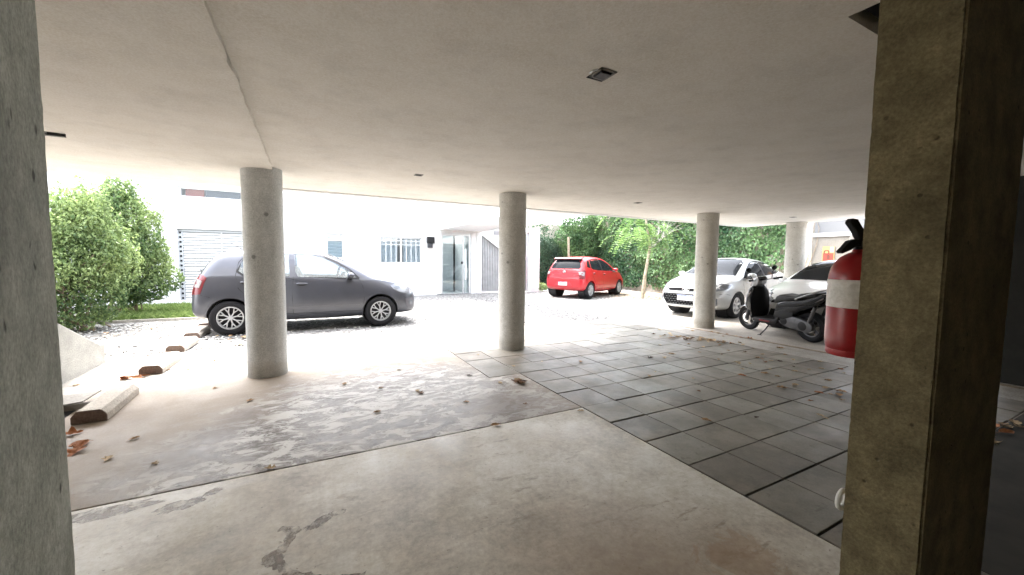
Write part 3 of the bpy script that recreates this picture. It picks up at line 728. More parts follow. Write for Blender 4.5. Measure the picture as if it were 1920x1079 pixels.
for k in range(46):
    a = rnd.gauss(0, 0.26); b2 = rnd.gauss(0, 0.10)
    fallen_leaf(5.90 + a * 0.5 - b2, 4.42 - a - b2 * 0.4, rnd.uniform(0.06, 0.11), 'dry leaf in the loose heap on the paving tiles by the beige column', 'leaves heaped by the beige column', mat=rnd.choice((0, 2, 2, 1)), z=rnd.uniform(0.001, 0.012), tilt=0.3)
for x, y in [(6.55, 5.01), (6.80, 5.0), (6.58, 6.16), (6.6, 4.41), (6.83, 4.31), (6.8, 4.2), (6.81, 4.01), (6.85, 4.5), (6.84, 4.08), (6.8, 4.65), (6.83, 3.85), (6.82, 4.8), (6.5, 3.4)]:
    fallen_leaf(x, y, rnd.uniform(0.06, 0.11), 'dry leaf on the pale concrete strip beside the tiles', 'leaves on the concrete strip', mat=rnd.choice((0, 4, 2)))
for x, y in [(1.42, 6.05), (0.92, 4.68), (0.94, 3.85), (0.95, 3.77), (1.27, 3.35), (1.74, 3.06), (0.49, 3.45), (2.24, 4.25), (1.8, 3.72), (2.07, 4.99), (1.6, 4.11), (1.14, 6.23), (-0.88, 4.82), (-1.3, 5.76), (-1.53, 6.82), (-0.91, 3.19), (-1.16, 3.7), (-1.2, 3.4), (-2.15, 5.52), (-2.1, 6.83), (-1.95, 6.81), (-1.31, 6.55), (-1.32, 6.27), (-1.5, 5.83), (-0.52, 4.25), (-1.1, 6.1), (0.3, 4.4), (0.62, 4.1), (2.1, 2.70), (1.3, 2.76), (-0.25, 2.80)]:
    fallen_leaf(x, y, rnd.uniform(0.045, 0.08), 'lone dry leaf on the bare concrete floor', 'leaves scattered on the concrete floor')
for x, y in [(-1.69, 7.61), (-0.95, 7.01), (-1.15, 7.54), (-1.4, 8.0), (-2.9, 8.8), (-2.7, 8.5), (-3.1, 9.0), (-1.2, 7.9), (-1.0, 7.7), (-2.4, 9.1), (-2.6, 9.3), (-3.0, 8.7)]:
    fallen_leaf(x, y, rnd.uniform(0.07, 0.12), 'dry leaf lying on the gravel near the left bush', 'leaves on the gravel', z=0.012)
for x, y, s in [(-1.61, 3.99, .14), (-1.46, 3.73, .13), (-1.43, 3.63, .15), (-1.58, 3.74, .09)]:
    fallen_leaf(x, y, s, 'large curled brown leaf at the foot of the grey pillar', 'large leaves near the grey pillar', mat=4 if s < .18 else 2, z=0.004, tilt=0.25)
for k in range(7):
    fallen_leaf(-1.72 + rnd.uniform(-.1, .1), 5.58 + rnd.uniform(-.06, .06), rnd.uniform(.06, .10), 'orange leaf heaped at the end of a wheel stop', 'orange leaves at the wheel stop', mat=4, z=rnd.uniform(.001, .02), tilt=0.4)
for k in range(9):
    fallen_leaf(1.99 + rnd.uniform(-.09, .09), 3.66 + rnd.uniform(-.08, .08), rnd.uniform(.06, .10), 'pale dry leaf in the small heap at the tile edge', 'small leaf heap at the tile edge', mat=rnd.choice((0, 1, 2)), z=rnd.uniform(.001, .015), tilt=0.3)
for k in range(12):
    fallen_leaf(4.75 + rnd.uniform(-.25, .5), 0.86 + rnd.uniform(-.03, .14), rnd.uniform(.08, .13), 'dry leaf in the dark corner right of the olive pillar', 'leaves right of the olive pillar', mat=rnd.choice((4, 2, 0)), z=rnd.uniform(.001, .01), tilt=0.2)
for k in range(22):
    a = rnd.uniform(0, 6.28); q = rnd.uniform(0.1, 1.0)
    fallen_leaf(10.8 + q * math.cos(a) * 1.3, 10.3 + q * math.sin(a) * 0.8, rnd.uniform(.09, .14), 'tan leaf on the ground around the young tree', 'leaves around the young tree', mat=rnd.choice((0, 2, 4)), z=0.012)
# ------------------------------------------------------------------ white building across the yard
YF = 14.5
bld = thing('white_building', 'white rendered building with garage door and barred windows across the yard', 'building', (0, YF, 0))
HOLES = [(-3.38, -1.35, 0.06, 2.15), (0.51, 1.05, 1.33, 2.18), (2.23, 3.73, 1.18, 2.13), (4.47, 5.70, 0.0, 2.36), (-3.30, -1.0, 3.06, 3.36), (4.53, 4.92, 3.27, 3.62)]
bm = B(); wall_grid(bm, -13.0, 5.92, -0.3, 2.96, HOLES, 0, 0.22); wall_grid(bm, -13.0, 5.92, 2.975, 5.6, HOLES, -0.02, 0.22); box(bm, -13.0, 5.92, 0.02, 0.2, 2.94, 2.99)
box(bm, -13.0, -12.8, 0.22, 4.0, -0.3, 5.6); box(bm, 5.72, 5.92, 0.22, 4.0, -0.3, 5.6); box(bm, -13, 5.92, 4.0, 4.2, -.3, 5.6); box(bm, -12.8, 4.3, 0.22, 4.0, 5.3, 5.5)  # roof stops short of the lobby, an added opening for daylight
for o_ in (bld,): obj('wall', bm, M_plaster_white, o_)
M_slat = flat('white painted slats', (0.60, 0.60, 0.59), 0.5, var=0.05, vscale=2)
# garage door: horizontal slats, centre post, dark side channel with bolt heads
bm = B()
n = 26
for k in range(n):
    z = 0.06 + k * (2.06 - 0.06) / n; hgt = (2.0 / n)
    prism(bm, [(0.128, z + 0.004), (0.085, z + 0.004), (0.075, z + 0.02), (0.105, z + hgt - 0.016), (0.128, z + hgt - 0.016)], -3.26, -1.38, 'X')
gd = obj('garage_door', bm, M_slat, bld)
bm = B(); box(bm, -3.27, -1.37, 0.13, 0.15, 0.05, 2.14); obj('door_backing', bm, flat('grey door backing', (0.40, 0.40, 0.39), 0.6), gd)
bm = B(); box(bm, -2.36, -2.335, 0.08, 0.13, 0.05, 2.12); obj('door_post', bm, M_alu, gd)
bm = B(); box(bm, -3.38, -3.27, 0.08, 0.14, 0.05, 2.15); box(bm, -3.27, -1.35, 0.06, 0.12, 2.075, 2.15); obj('door_channel', bm, flat('grey channel', (0.42, 0.43, 0.44), 0.5), gd)
for k in range(15):
    bm = B(); box(bm, -3.345, -3.30, 0.066, 0.081, 0.10 + k * 0.137, 0.10 + k * 0.137 + 0.055); obj('channel_slot', bm, M_black, gd)
# windows
M_frame = flat('white window frame', (0.74, 0.75, 0.76), 0.4)
M_pane = glass_mat('window pane', (0.86, 0.90, 0.92), 0.12)
M_pane2 = glass_mat('upper pane', (0.9, 0.92, 0.93), 0.02)
M_curtain = flat('pale curtain', (0.85, 0.87, 0.88), 0.9, var=0.06, vscale=12)
M_bar = flat('grey bars', (0.50, 0.51, 0.52), 0.5)
def window(x0, x1, z0, z1, name='window', mull=True, bars_h=(), bars_v=0, lab=None, curtain=True):
    bm = B(); f = 0.045
    box(bm, x0, x1, 0.06, 0.12, z0, z0 + f); box(bm, x0, x1, 0.06, 0.12, z1 - f, z1)
    box(bm, x0, x0 + f, 0.061, 0.119, z0 + f, z1 - f); box(bm, x1 - f, x1, 0.061, 0.119, z0 + f, z1 - f)
    if mull: box(bm, (x0 + x1) / 2 - 0.03, (x0 + x1) / 2 + 0.03, 0.055, 0.125, z0 + f, z1 - f)
    w_ = obj(name, bm, M_frame, bld)
    if lab: w_['label'] = lab
    bm = B(); box(bm, x0 + f, x1 - f, 0.085, 0.092, z0 + f, z1 - f); obj('pane', bm, M_pane if curtain else M_pane2, w_)
    if bars_h or bars_v:
        bm = B()
        for z in bars_h: tube(bm, [(x0 + 0.01, 0.03, z), (x1 - 0.01, 0.03, z)], 0.011, 6)
        for k in range(bars_v): tube(bm, [(x0 + 0.03 + k * (x1 - x0 - 0.06) / max(1, bars_v - 1), 0.03, z0 + .01), (x0 + 0.03 + k * (x1 - x0 - 0.06) / max(1, bars_v - 1), 0.03, z1 - .01)], 0.009, 6)
        obj('grille', bm, M_white_paint, w_)
    if curtain:
        bm = B(); nn = 60; prev = None
        for k in range(nn + 1):
            x = x0 + f + (x1 - x0 - 2 * f) * k / nn; y = 0.135 + 0.008 * math.sin(k * 1.5 + x0) + .008 * math.sin(k * .41)
            cur = (bm.verts.new((x, y, z0 + .02)), bm.verts.new((x, y, z1 - .02)))
            if prev and not (mull and abs(k - nn // 2) < 5): bm.faces.new((prev[0], cur[0], cur[1], prev[1]))
            prev = cur
        bmesh.ops.solidify(bm, geom=list(bm.faces), thickness=0.004)
        obj('curtain', bm, M_curtain, w_)
    bm = B(); box(bm, x0 - 0.0, x1 + 0.0, -0.03, 0.06, z0 - 0.035, z0 - 0.001); obj('sill', bm, M_plaster_white, w_)
    return w_
window(0.51, 1.05, 1.33, 2.18, mull=False, bars_h=(1.95,), lab='small narrow window with louvred glass')
bm = B()
for k in range(7): prism(bm, [(0.10, 1.40 + k * .105), (0.125, 1.40 + k * .105), (0.115, 1.49 + k * .105), (0.09, 1.49 + k * .105)], 0.56, 1.0, 'X')
obj('glass_louvre', bm, flat('pale louvre glass', (0.62, 0.68, 0.70), 0.15), [o for o in bld.children if o.name.startswith('window')][0])
window(2.23, 3.73, 1.18, 2.13, bars_h=(2.0, 1.86), bars_v=9, lab='wide two pane window with white bars and curtains')
# dark strip window upstairs with a brick coloured blind
wu = window(-3.30, -1.0, 3.06, 3.36, mull=False, curtain=False, lab='upper strip window with a brick red blind at one end')
bm = B(); box(bm, -3.16, -2.72, 0.10, 0.11, 3.10, 3.32); obj('blind', bm, flat('brick red blind', (0.20, 0.045, 0.03), 0.8), wu)
bm = B(); box(bm, -2.70, -1.05, 0.12, 0.13, 3.10, 3.32); obj('inner_blind', bm, flat('grey blind', (0.06, 0.065, 0.08), 0.7), wu)
# louvred vent beside the walkway
bm = B()
for k in range(4): box(bm, 4.54, 4.91, 0.06, 0.10, 3.29 + k * .085, 3.29 + k * .085 + .05)
vt = obj('vent_louvre', bm, M_white_paint, bld)
bm = B(); box(bm, 4.53, 4.92, 0.11, 0.13, 3.27, 3.62); obj('vent_backing', bm, M_dark, vt)
# glazed entrance door and lobby
bm = B(); box(bm, 4.47, 4.55, 0.05, 0.13, 0, 2.36); box(bm, 5.62, 5.70, 0.05, 0.13, 0, 2.36); box(bm, 4.55, 5.62, 0.055, 0.125, 2.26, 2.36); box(bm, 5.36, 5.40, 0.055, 0.125, 0, 2.26)
dr = obj('entrance_door', bm, M_alu, bld); dr['label'] = 'glazed entrance door with a tall white pull handle'
bm = B(); box(bm, 4.55, 5.36, 0.085, 0.095, 0.03, 2.26); box(bm, 5.40, 5.62, 0.085, 0.095, 0.03, 2.26); obj('glass', bm, glass_mat('door glass', (0.86, 0.92, 0.93), 0.06), dr)
bm = B(); box(bm, 5.43, 5.49, -0.01, 0.03, 0.55, 1.75, bev=.008); obj('pull_handle', bm, M_white_paint, dr)
bm = B(); box(bm, 5.30, 5.36, 0.02, 0.084, 1.17, 1.27, bev=.006); obj('lock', bm, M_black, dr)
M_lobby = concrete('grey lobby render', (0.62, 0.63, 0.64), (0.72, 0.73, 0.74), 2, 0.8, 0.1)
bm = B(); box(bm, 4.30, 4.44, 0.23, 3.9, 0.0, 2.5); box(bm, 5.60, 5.715, 0.23, 3.9, 0.0, 2.5); box(bm, 4.44, 5.60, 3.7, 3.9, 0, 2.5); box(bm, 4.3, 5.7, 0.23, 0.7, 2.5, 2.6); box(bm, 4.92, 5.60, 1.75, 1.85, 0.0, 2.5)  # lobby ceiling kept short under the added roof opening, to brighten the room
obj('lobby_wall', bm, M_lobby, bld)
bm = B(); box(bm, 4.3, 5.7, 0.0, 3.9, -0.02, 0.015); obj('lobby_floor', bm, flat('grey lobby tiles', (0.34, 0.35, 0.36), 0.3), bld)
bm = B(); box(bm, 4.45, 4.91, 1.78, 1.83, 0.0, 2.1); obj('lobby_door', bm, flat('dark blue grey door', (0.075, 0.095, 0.11), 0.4), bld)
bm = B()
for k in range(6): tube(bm, [(4.47 + k * .085, 1.2, 1.15), (4.47 + k * .085, 1.2, 1.62)], .008, 6)
tube(bm, [(4.46, 1.2, 1.62), (5.25, 1.2, 1.62)], .014, 6); tube(bm, [(4.46, 1.2, 1.13), (5.2, 1.2, 1.13)], .03, 6)
obj('stair_railing', bm, M_white_paint, bld)
bm = B(); box(bm, 5.28, 5.34, 0.9, 0.96, 0, 2.5); obj('lobby_post', bm, M_black, bld)
# black box on the wall
t = thing('wall_lamp', 'small black box lamp on the white wall beside the entrance door', 'wall lamp', (4.04, YF, 1.97))
bm = B(); box(bm, -0.135, 0.135, -0.16, -0.002, -0.02, 0.21, bev=.008); obj('housing', bm, M_black, t)
bm = B(); box(bm, -0.10, 0.07, -0.13, -0.002, -0.20, -0.022, bev=.006); obj('lamp_shade', bm, flat('dark grey plastic', (0.03, 0.032, 0.036), 0.4), t)
# gate wall right of the entrance, stair behind it
gw = thing('gate_wall', 'white posts and head beam framing the grey slatted gate', 'wall', (0, YF, 0))
bm = B(); box(bm, 5.925, 6.14, -0.02, 0.20, -0.1, 2.5); obj('post', bm, M_plaster_white, gw)
bm = B(); box(bm, 8.34, 8.86, -0.02, 0.20, -0.1, 2.72); obj('post', bm, M_plaster_white, gw)
bm = B(); box(bm, 6.14, 8.34, -0.015, 0.19, 2.53, 2.72); obj('head_beam', bm, M_plaster_white, gw)
gt = thing('slatted_gate', 'grey vertical slatted metal gate between two white posts', 'gate', (0, YF, 0))
M_gate = flat('grey galvanised slats', (0.40, 0.41, 0.41), 0.5, 0.1, var=0.15, vscale=5)
bm = B()
for k in range(29):
    x = 6.17 + k * 0.0745
    prism(bm, [(x, .166), (x + .01, .115), (x + .045, .115), (x + .055, .166)], 0.08, 2.44 if x > 7.4 else 2.44 - 0.0 * x, 'Z')
box(bm, 6.15, 8.32, .165, .18, .08, 2.46)
obj('slat_panel', bm, M_gate, gt)
bm = B(); box(bm, 6.145, 6.18, .09, .17, .03, 2.52); box(bm, 8.26, 8.335, .09, .17, .03, 2.52); box(bm, 6.18, 8.26, .095, .165, 2.46, 2.52); box(bm, 6.18, 8.26, .1, .16, .03, .08); obj('gate_frame', bm, M_alu, gt)
bm = B(); box(bm, 8.0, 8.22, .06, .10, 1.35, 1.5); obj('lock_plate', bm, M_white_paint, gt)
# stair in front of the slatted panel (its white string seen in the opening)
st = thing('staircase', 'white concrete staircase string crossing the gate opening', 'stairs', (0, YF, 0))
bm = B(); prism(bm, [(6.16, 2.515), (6.95, 2.515), (7.95, 1.45), (7.95, 1.12), (6.16, 2.34)], 0.02, 0.085, 'Y'); obj('stair_string', bm, M_plaster_white, st)
bm = B()
for k in range(3): box(bm, 6.68 + k * .26, 6.68 + k * .26 + .26, -0.013, 0.015, 2.37 - k * .17, 2.525 - k * .17 if k else 2.525)
obj('step', bm, flat('grey treads', (0.22, 0.22, 0.22), 0.7), st)
# raised walkway from the upper floor to the garage roof
M_walk = concrete('bright white render', (0.80, 0.80, 0.79), (0.86, 0.86, 0.85), 0.8, 0.85, 0.1, 90)
wk = thing('walkway', 'white raised walkway bridging the yard to the car park roof', 'walkway', (0, 0, 0))
bm = B(); box(bm, 4.5, 6.02, YE + 0.035, YF - 0.025, 2.47, 2.63); obj('deck', bm, M_walk, wk)
bm = B(); box(bm, 4.38, 4.50, YE + 0.035, YF - 0.025, 2.455, 3.22); obj('parapet', bm, M_walk, wk)
bm = B(); box(bm, 6.02, 6.12, YE + 0.035, YF - 0.025, 2.455, 3.22); obj('parapet', bm, M_walk, wk)

# ------------------------------------------------------------------ boundary walls to the right
M_oldwall = concrete('weathered boundary render', (0.36, 0.32, 0.27), (0.52, 0.47, 0.40), 1.2, 0.9, 0.4, 40, dirt=0.6)
bm = B(); box(bm, 13.55, 13.8, 6.35, 17.5, -0.2, 3.7)
tag(obj('boundary_wall', bm, M_oldwall), 'weathered boundary wall overgrown with ivy behind the tree', 'wall')
bm = B(); box(bm, 8.87, 13.54, 17.0, 17.2, -0.2, 3.2)
tag(obj('boundary_wall', bm, M_oldwall), 'far boundary wall covered by dark shrubs behind the red car', 'wall')
sw_ = thing('side_wall', 'beige rendered side wall with a white coping behind the white cars', 'wall', (13.55, 0, 0))
bm = B(); box(bm, 0, 0.24, -1.9, 6.34, -0.2, 2.12); obj('wall', bm, concrete('beige render', (0.165, 0.15, 0.128), (0.205, 0.188, 0.162), 1, 0.85, 0.2, 60), sw_)
bm = B(); box(bm, -0.05, 0.29, -1.9, 6.34, 2.122, 2.24); obj('coping', bm, flat('weathered white coping', (0.33, 0.325, 0.315), 0.8, var=.1), sw_)
bm = B(); box(bm, 0.0, 0.1, -1.9, 6.3, 2.242, 2.62); obj('upper_panel', bm, flat('pale grey panel', (0.12, 0.122, 0.125), 0.7), sw_)
sg = thing('safety_sign', 'small orange fire extinguisher sign on the beige side wall', 'sign', (13.54, 5.91, 1.62))
bm = B(); box(bm, -0.012, 0.0, -0.15, 0.15, -0.22, 0.22); obj('plate', bm, flat('pale orange plate', (0.42, 0.22, 0.08), 0.5), sg)
bm = B(); box(bm, -0.0165, -0.0125, -0.13, 0.13, -0.20, 0.02); obj('red_field', bm, flat('sign red', (0.32, 0.03, 0.015), 0.5), sg)
bm = B(); tube(bm, [(-0.016, 0.045 + 0.06 * math.cos(a), 0.05 + 0.06 * math.sin(a)) for a in [2 * PI * k / 20 for k in range(21)]], .012, 6, cap=False)
prism(bm, [(-.05, -.17), (.03, -.17), (.03, -.05), (.0, -.02), (-.02, -.02), (-.05, -.05)], -.02, -.0167, 'X'); obj('pictogram', bm, flat('sign dark', (0.10, 0.02, 0.01), 0.5), sg)
bm = B(); box(bm, -0.0165, -0.0125, -0.14, -0.04, 0.05, 0.2); obj('white_field', bm, flat('sign white', (0.40, 0.36, 0.30), 0.5), sg)
# hydrant style white box below the sign
# ------------------------------------------------------------------ vegetation
M_leaf_bush = leaf_mat('bush leaf', (0.05, 0.105, 0.035), (0.32, 0.40, 0.16))
M_leaf_ivy = leaf_mat('ivy leaf', (0.026, 0.075, 0.032), (0.17, 0.28, 0.11))
M_leaf_dark = leaf_mat('dark shrub leaf', (0.022, 0.055, 0.032), (0.11, 0.18, 0.10))
M_leaf_frond = leaf_mat('frond leaflet', (0.05, 0.125, 0.035), (0.17, 0.27, 0.08), 0.4, 0.45)
M_grass = leaf_mat('grass blade', (0.10, 0.17, 0.04), (0.30, 0.38, 0.13))

def tone_noise(scale, bias=0.0):
    def f(pos, rng):
        return np.array([0.5 + bias + 0.55 * mnoise.noise(Vector(p) * scale) for p in pos]) + rng.normal(0, 0.20, len(pos))
    return f

def bush(name, label, base, blobs, n, size, mat, seed, stems, group=None, tone=0.0, inner=0.35, lumps=0, sprigs=0, rand=0.45, aspect=0.55):
    """stems rising from the base, leaves on and in lumpy ellipsoids (cx,cy,cz,rx,ry,rz) relative to the base"""
    t = thing(name, label, 'bush', base, 0, group)
    rng = np.random.default_rng(seed); P = []; N = []
    if lumps:
        rl = np.random.default_rng(seed + 500); extra = []
        for _ in range(lumps):
            b = blobs[rl.integers(len(blobs))]; d = rl.normal(0, 1, 3); d /= np.linalg.norm(d)
            q = rl.uniform(.20, .40); c_ = np.array(b[:3]) + d * np.array(b[3:]) * .88
            if c_[2] > .15: extra.append((c_[0], c_[1], c_[2], q, q, q * rl.uniform(.7, 1.1)))
        blobs = list(blobs) + extra
    vol = np.array([b[3] * b[5] + b[3] * b[4] for b in blobs]); vol = vol / vol.sum()
    while len(P) < n:
        b = blobs[rng.choice(len(blobs), p=vol)]
        d = rng.normal(0, 1, 3); d /= np.linalg.norm(d)
        lump = 1 + 0.20 * mnoise.noise(Vector(d * 2.3) + Vector((seed, b[0], b[2]))) + 0.13 * mnoise.noise(Vector(d * 6.1) + Vector((seed, b[1], 4)))
        rr = lump * (1 - abs(rng.normal(0, inner * 0.35)))
        if rng.random() < 0.06: rr += rng.uniform(0, 0.16)
        p = np.array(b[:3]) + d * np.array(b[3:]) * rr
        if p[2] < 0.05: continue
        if mnoise.noise(Vector(p * 3.2) + Vector((seed, 0, 0))) < -0.62: continue
        P.append(p); nn = d + rng.normal(0, rand, 3) + np.array([0, 0, 0.35]); N.append(nn)
    for _ in range(sprigs):                      # young shoots standing out of the outline
        b = blobs[rng.integers(len(blobs))]; d = rng.normal(0, 1, 3); d[2] = abs(d[2]); d /= np.linalg.norm(d)
        p = np.array(b[:3]) + d * np.array(b[3:]) * .95; g_ = d * .5 + np.array([0, 0, .8]) + rng.normal(0, .2, 3); L_ = rng.uniform(.1, .34)
        for q in range(9):
            P.append(p + g_ * L_ * q / 8 + rng.normal(0, .018, 3)); N.append(rng.normal(0, 1, 3) + np.array([0, 0, .4]))
    tf = tone_noise(1.3, tone)
    obj('foliage', leaves_mesh('foliage', P, N, size, seed, aspect=aspect, tone_fn=lambda pos, r_: tf(pos, r_)), mat, t)
    bm = B(); rr = random.Random(seed)
    for s in stems:
        p0 = Vector(s[0]); p1 = Vector(s[1]); mid = (p0 + p1) / 2 + Vector((rr.uniform(-.15, .15), rr.uniform(-.15, .15), 0))
        tube(bm, smooth_poly([p0, mid, p1], 5, False), [0.016 * (1 - 0.05 * i) for i in range(11)], 6)
        for k in range(4):
            q = p0.lerp(p1, rr.uniform(.35, .9)); e = q + Vector((rr.uniform(-.4, .4), rr.uniform(-.4, .4), rr.uniform(.1, .5)))
            tube(bm, [q, (q + e) / 2 + Vector((0, 0, .04)), e], [.012, .009, .005], 5)
    obj('stems', bm, M_stem, t, True)
    return t
rs = random.Random(5)
# two bushes at the left of the yard
bush('garden_bush', 'broad light green bush at the gravel edge behind the low sloping wall', (-3.95, 9.75, 0.0),
     [(-0.7, 0.1, 0.85, 0.9, 0.7, 0.85), (0.05, 0.0, 0.80, 0.72, 0.7, 0.80), (0.2, 0.1, 1.30, 0.62, 0.6, 0.60), (-0.12, 0.1, 1.72, 0.42, .5, .55), (0.35, .1, 1.75, .40, .4, .5), (0.5, -.05, 0.62, 0.42, .45, .5), (-1.7, .1, 0.8, .8, .7, .85), (-.6, 0, 1.3, .5, .5, .5), (0.55, .25, 1.25, .5, .5, .75), (0.35, .3, 1.85, .42, .4, .55)],
     24000, 0.075, M_leaf_bush, 21, [((rs.uniform(-.3, .6), rs.uniform(-.3, .3), 0), (rs.uniform(-1.0, .5), rs.uniform(-.3, .3), rs.uniform(.7, 1.2))) for _ in range(14)], 'bushes at the left of the yard', 0.05, lumps=26, sprigs=150, rand=.8, aspect=.48)
bush('garden_bush', 'taller dense bush behind the broad one, nearest the garage door', (-3.62, 11.6, 0.0),
     [(-0.05, 0.0, 1.75, 0.72, 0.7, 0.85), (-0.08, 0.0, 2.20, 0.48, 0.55, 0.62), (0.25, 0.0, 1.30, 0.55, .55, .65), (-0.6, .0, 1.5, .65, .6, .95), (0.25, 0, .85, .48, .45, .5)],
     20000, 0.08, M_leaf_bush, 22, [((rs.uniform(-.4, .2), rs.uniform(-.2, .2), 0), (rs.uniform(-.6, .4), rs.uniform(-.3, .3), rs.uniform(1.0, 1.8))) for _ in range(16)], 'bushes at the left of the yard', 0.02, lumps=22, sprigs=110, rand=.8, aspect=.48)
# grass strip with a low board edging
gpos = []; rg = np.random.default_rng(9)
V = []; F = []; T = []
for k in range(9000):
    x, y = rg.uniform(-4.3, -1.55), rg.uniform(10.62, 13.2)
    if mnoise.noise(Vector((x * 1.2, y * 1.2, 0))) < -0.25: continue
    h_ = rg.uniform(.05, .17); a = rg.uniform(0, 6.28); w_ = .006; lean = rg.normal(0, .05, 2)
    dx, dy = math.cos(a) * w_, math.sin(a) * w_; i = len(V)
    V += [(x - dx, y - dy, 0), (x + dx, y + dy, 0), (x + lean[0] * .5, y + lean[1] * .5, h_ * .6), (x + lean[0] * 1.6, y + lean[1] * 1.6, h_)]
    F += [(i, i + 1, i + 2), (i + 1, i + 3, i + 2)]; T += [float(np.clip(rg.normal(.5, .25), 0, 1))] * 4
me = bpy.data.meshes.new('grass'); me.from_pydata(V, [], F); at = me.attributes.new('tone', 'FLOAT', 'POINT'); at.data.foreach_set('value', T)
tag(obj('grass', me, M_grass), 'short green grass strip before the garage door', 'grass', None, 'stuff')
bm = B(); prism(bm, [(-5.2, 10.58), (-1.55, 10.44), (-1.55, 10.48), (-5.2, 10.62)], -.05, .045, 'Z')
tag(obj('edging_board', bm, M_stop), 'low grey edging between grass and gravel', 'edging')

# ivy on the boundary wall
rng = np.random.default_rng(31); P = []; N = []
while len(P) < 17000:
    y = rng.uniform(6.6, 16.9); z = rng.uniform(0.15, 4.0)
    bare = mnoise.noise(Vector((y * 0.9, z * 0.9, 2))) * 0.7 + (0.9 - z) * 0.55 + max(0, 7.6 - y) * 0.9 - 0.25 * max(0, 9 - y) * 0
    if rng.random() < bare + 0.12: continue
    d = 0.10 + 0.22 * max(0, mnoise.noise(Vector((y * 1.3, z * 1.6, 7))) + .4) * (0.4 + rng.random()) + (0.25 * max(0, z - 2.0) * rng.random())
    P.append((13.55 - d, y, z)); N.append((-1 + rng.normal(0, .35), rng.normal(0, .45), 0.45 + rng.normal(0, .35)))
ivy = thing('ivy', 'dense green ivy climbing the boundary wall behind the tree', 'climbing plant', (0, 0, 0))
obj('foliage', leaves_mesh('foliage', P, N, 0.125, 32, aspect=0.8, tone_fn=tone_noise(0.8, -0.02)), M_leaf_ivy, ivy)
bm = B()
for k in range(70):
    y = rnd.uniform(6.5, 16.5); z0 = rnd.uniform(0, .4); pts = [(13.53, y, z0)]
    for q in range(7): pts.append((13.54 - rnd.uniform(0.0, .05), pts[-1][1] + rnd.uniform(-.22, .22), pts[-1][2] + rnd.uniform(.12, .5)))
    tube(bm, pts, [.014 - .0015 * i for i in range(8)], 5)
obj('stems', bm, M_stem, ivy, True)
# dark shrubs behind the red car
bush('dark_shrub', 'dark leafy shrub against the far wall left of the red car', (10.0, 16.4, 0),
     [(-0.4, 0, 0.9, 1.0, .45, 1.1), (0.5, 0, 1.1, 0.95, .5, 1.25), (0.2, 0, 1.9, 0.8, .45, .7)], 7000, 0.12, M_leaf_dark, 41, [((rs.uniform(-.6, .6), 0, 0), (rs.uniform(-.7, .7), 0, 1.5)) for _ in range(8)], 'shrubs along the far wall', -.05)
bush('dark_shrub', 'tall shrub with pale tips behind the roof of the red car', (12.1, 16.2, 0),
     [(0, 0, 1.2, 1.1, .55, 1.3), (0.5, 0, 2.4, 1.0, .5, 1.0), (-.5, 0, 2.4, .8, .5, .8), (0.2, -.1, 3.2, 1.2, .5, .7)], 9000, 0.12, M_leaf_ivy, 42, [((rs.uniform(-.6, .6), 0, 0), (rs.uniform(-.7, .7), 0, 1.8)) for _ in range(8)], 'shrubs along the far wall', .1)
bm = B(); tube(bm, [(11.2, 15.6, 0), (11.22, 15.6, 1.2), (11.18, 15.62, 2.5)], [.07, .06, .055], 10)
tag(obj('bare_trunk', bm, M_bark, None, True), 'short bare trunk standing behind the red car roof', 'trunk')

# young tree with feathery fronds, grey twigs and a support stake
tr = thing('young_tree', 'slender young tree with feathery fronds and pale bark beside the red car', 'tree', (10.79, 10.4, 0))
tp = [(0, 0, 0), (0.05, 0, 0.5), (0.14, 0, 1.05), (0.24, 0, 1.55), (0.30, 0, 1.88), (0.24, 0, 2.15), (0.12, 0, 2.55), (0.02, 0, 3.0), (-0.05, .05, 3.6)]
bm = B(); pp = smooth_poly(tp, 4, False); tube(bm, pp, [0.062 - 0.032 * i / len(pp) for i in range(len(pp))], 10)
obj('trunk', bm, M_bark, tr, True)
bm = B(); rb = random.Random(12)
M_twig = concrete('grey twig bark', (0.25, 0.23, 0.21), (0.38, 0.36, 0.33), 9, 0.9, 0.4, 50)
def twig(p, d, L, r_, depth):
    pts = [p]; q = Vector(p); dd = Vector(d).normalized()
    for k in range(4):
        dd = (dd + Vector((rb.uniform(-.3, .3), rb.uniform(-.3, .3), rb.uniform(-.12, .28)))).normalized(); q = q + dd * L / 4; pts.append(q.copy())
    tube(bm, pts, [r_, r_ * .85, r_ * .7, r_ * .55, r_ * .35], 5)
    if depth:
        for k in range(3):
            a = pts[rb.randrange(1, 5)]
            twig(a, dd + Vector((rb.uniform(-.9, .9), rb.uniform(-.6, .6), rb.uniform(-.5, .8))), L * rb.uniform(.5, .8), r_ * .6, depth - 1)
for d in ((.9, -.1, .35), (.8, -.3, .55), (1, .2, .2), (.7, 0, .9)): twig(Vector((.30, 0, 1.86)), d, .75, .022, 2)
obj('branches', bm, M_twig, tr, True)
FP = []; FN = []; FT = []; bmr = B()
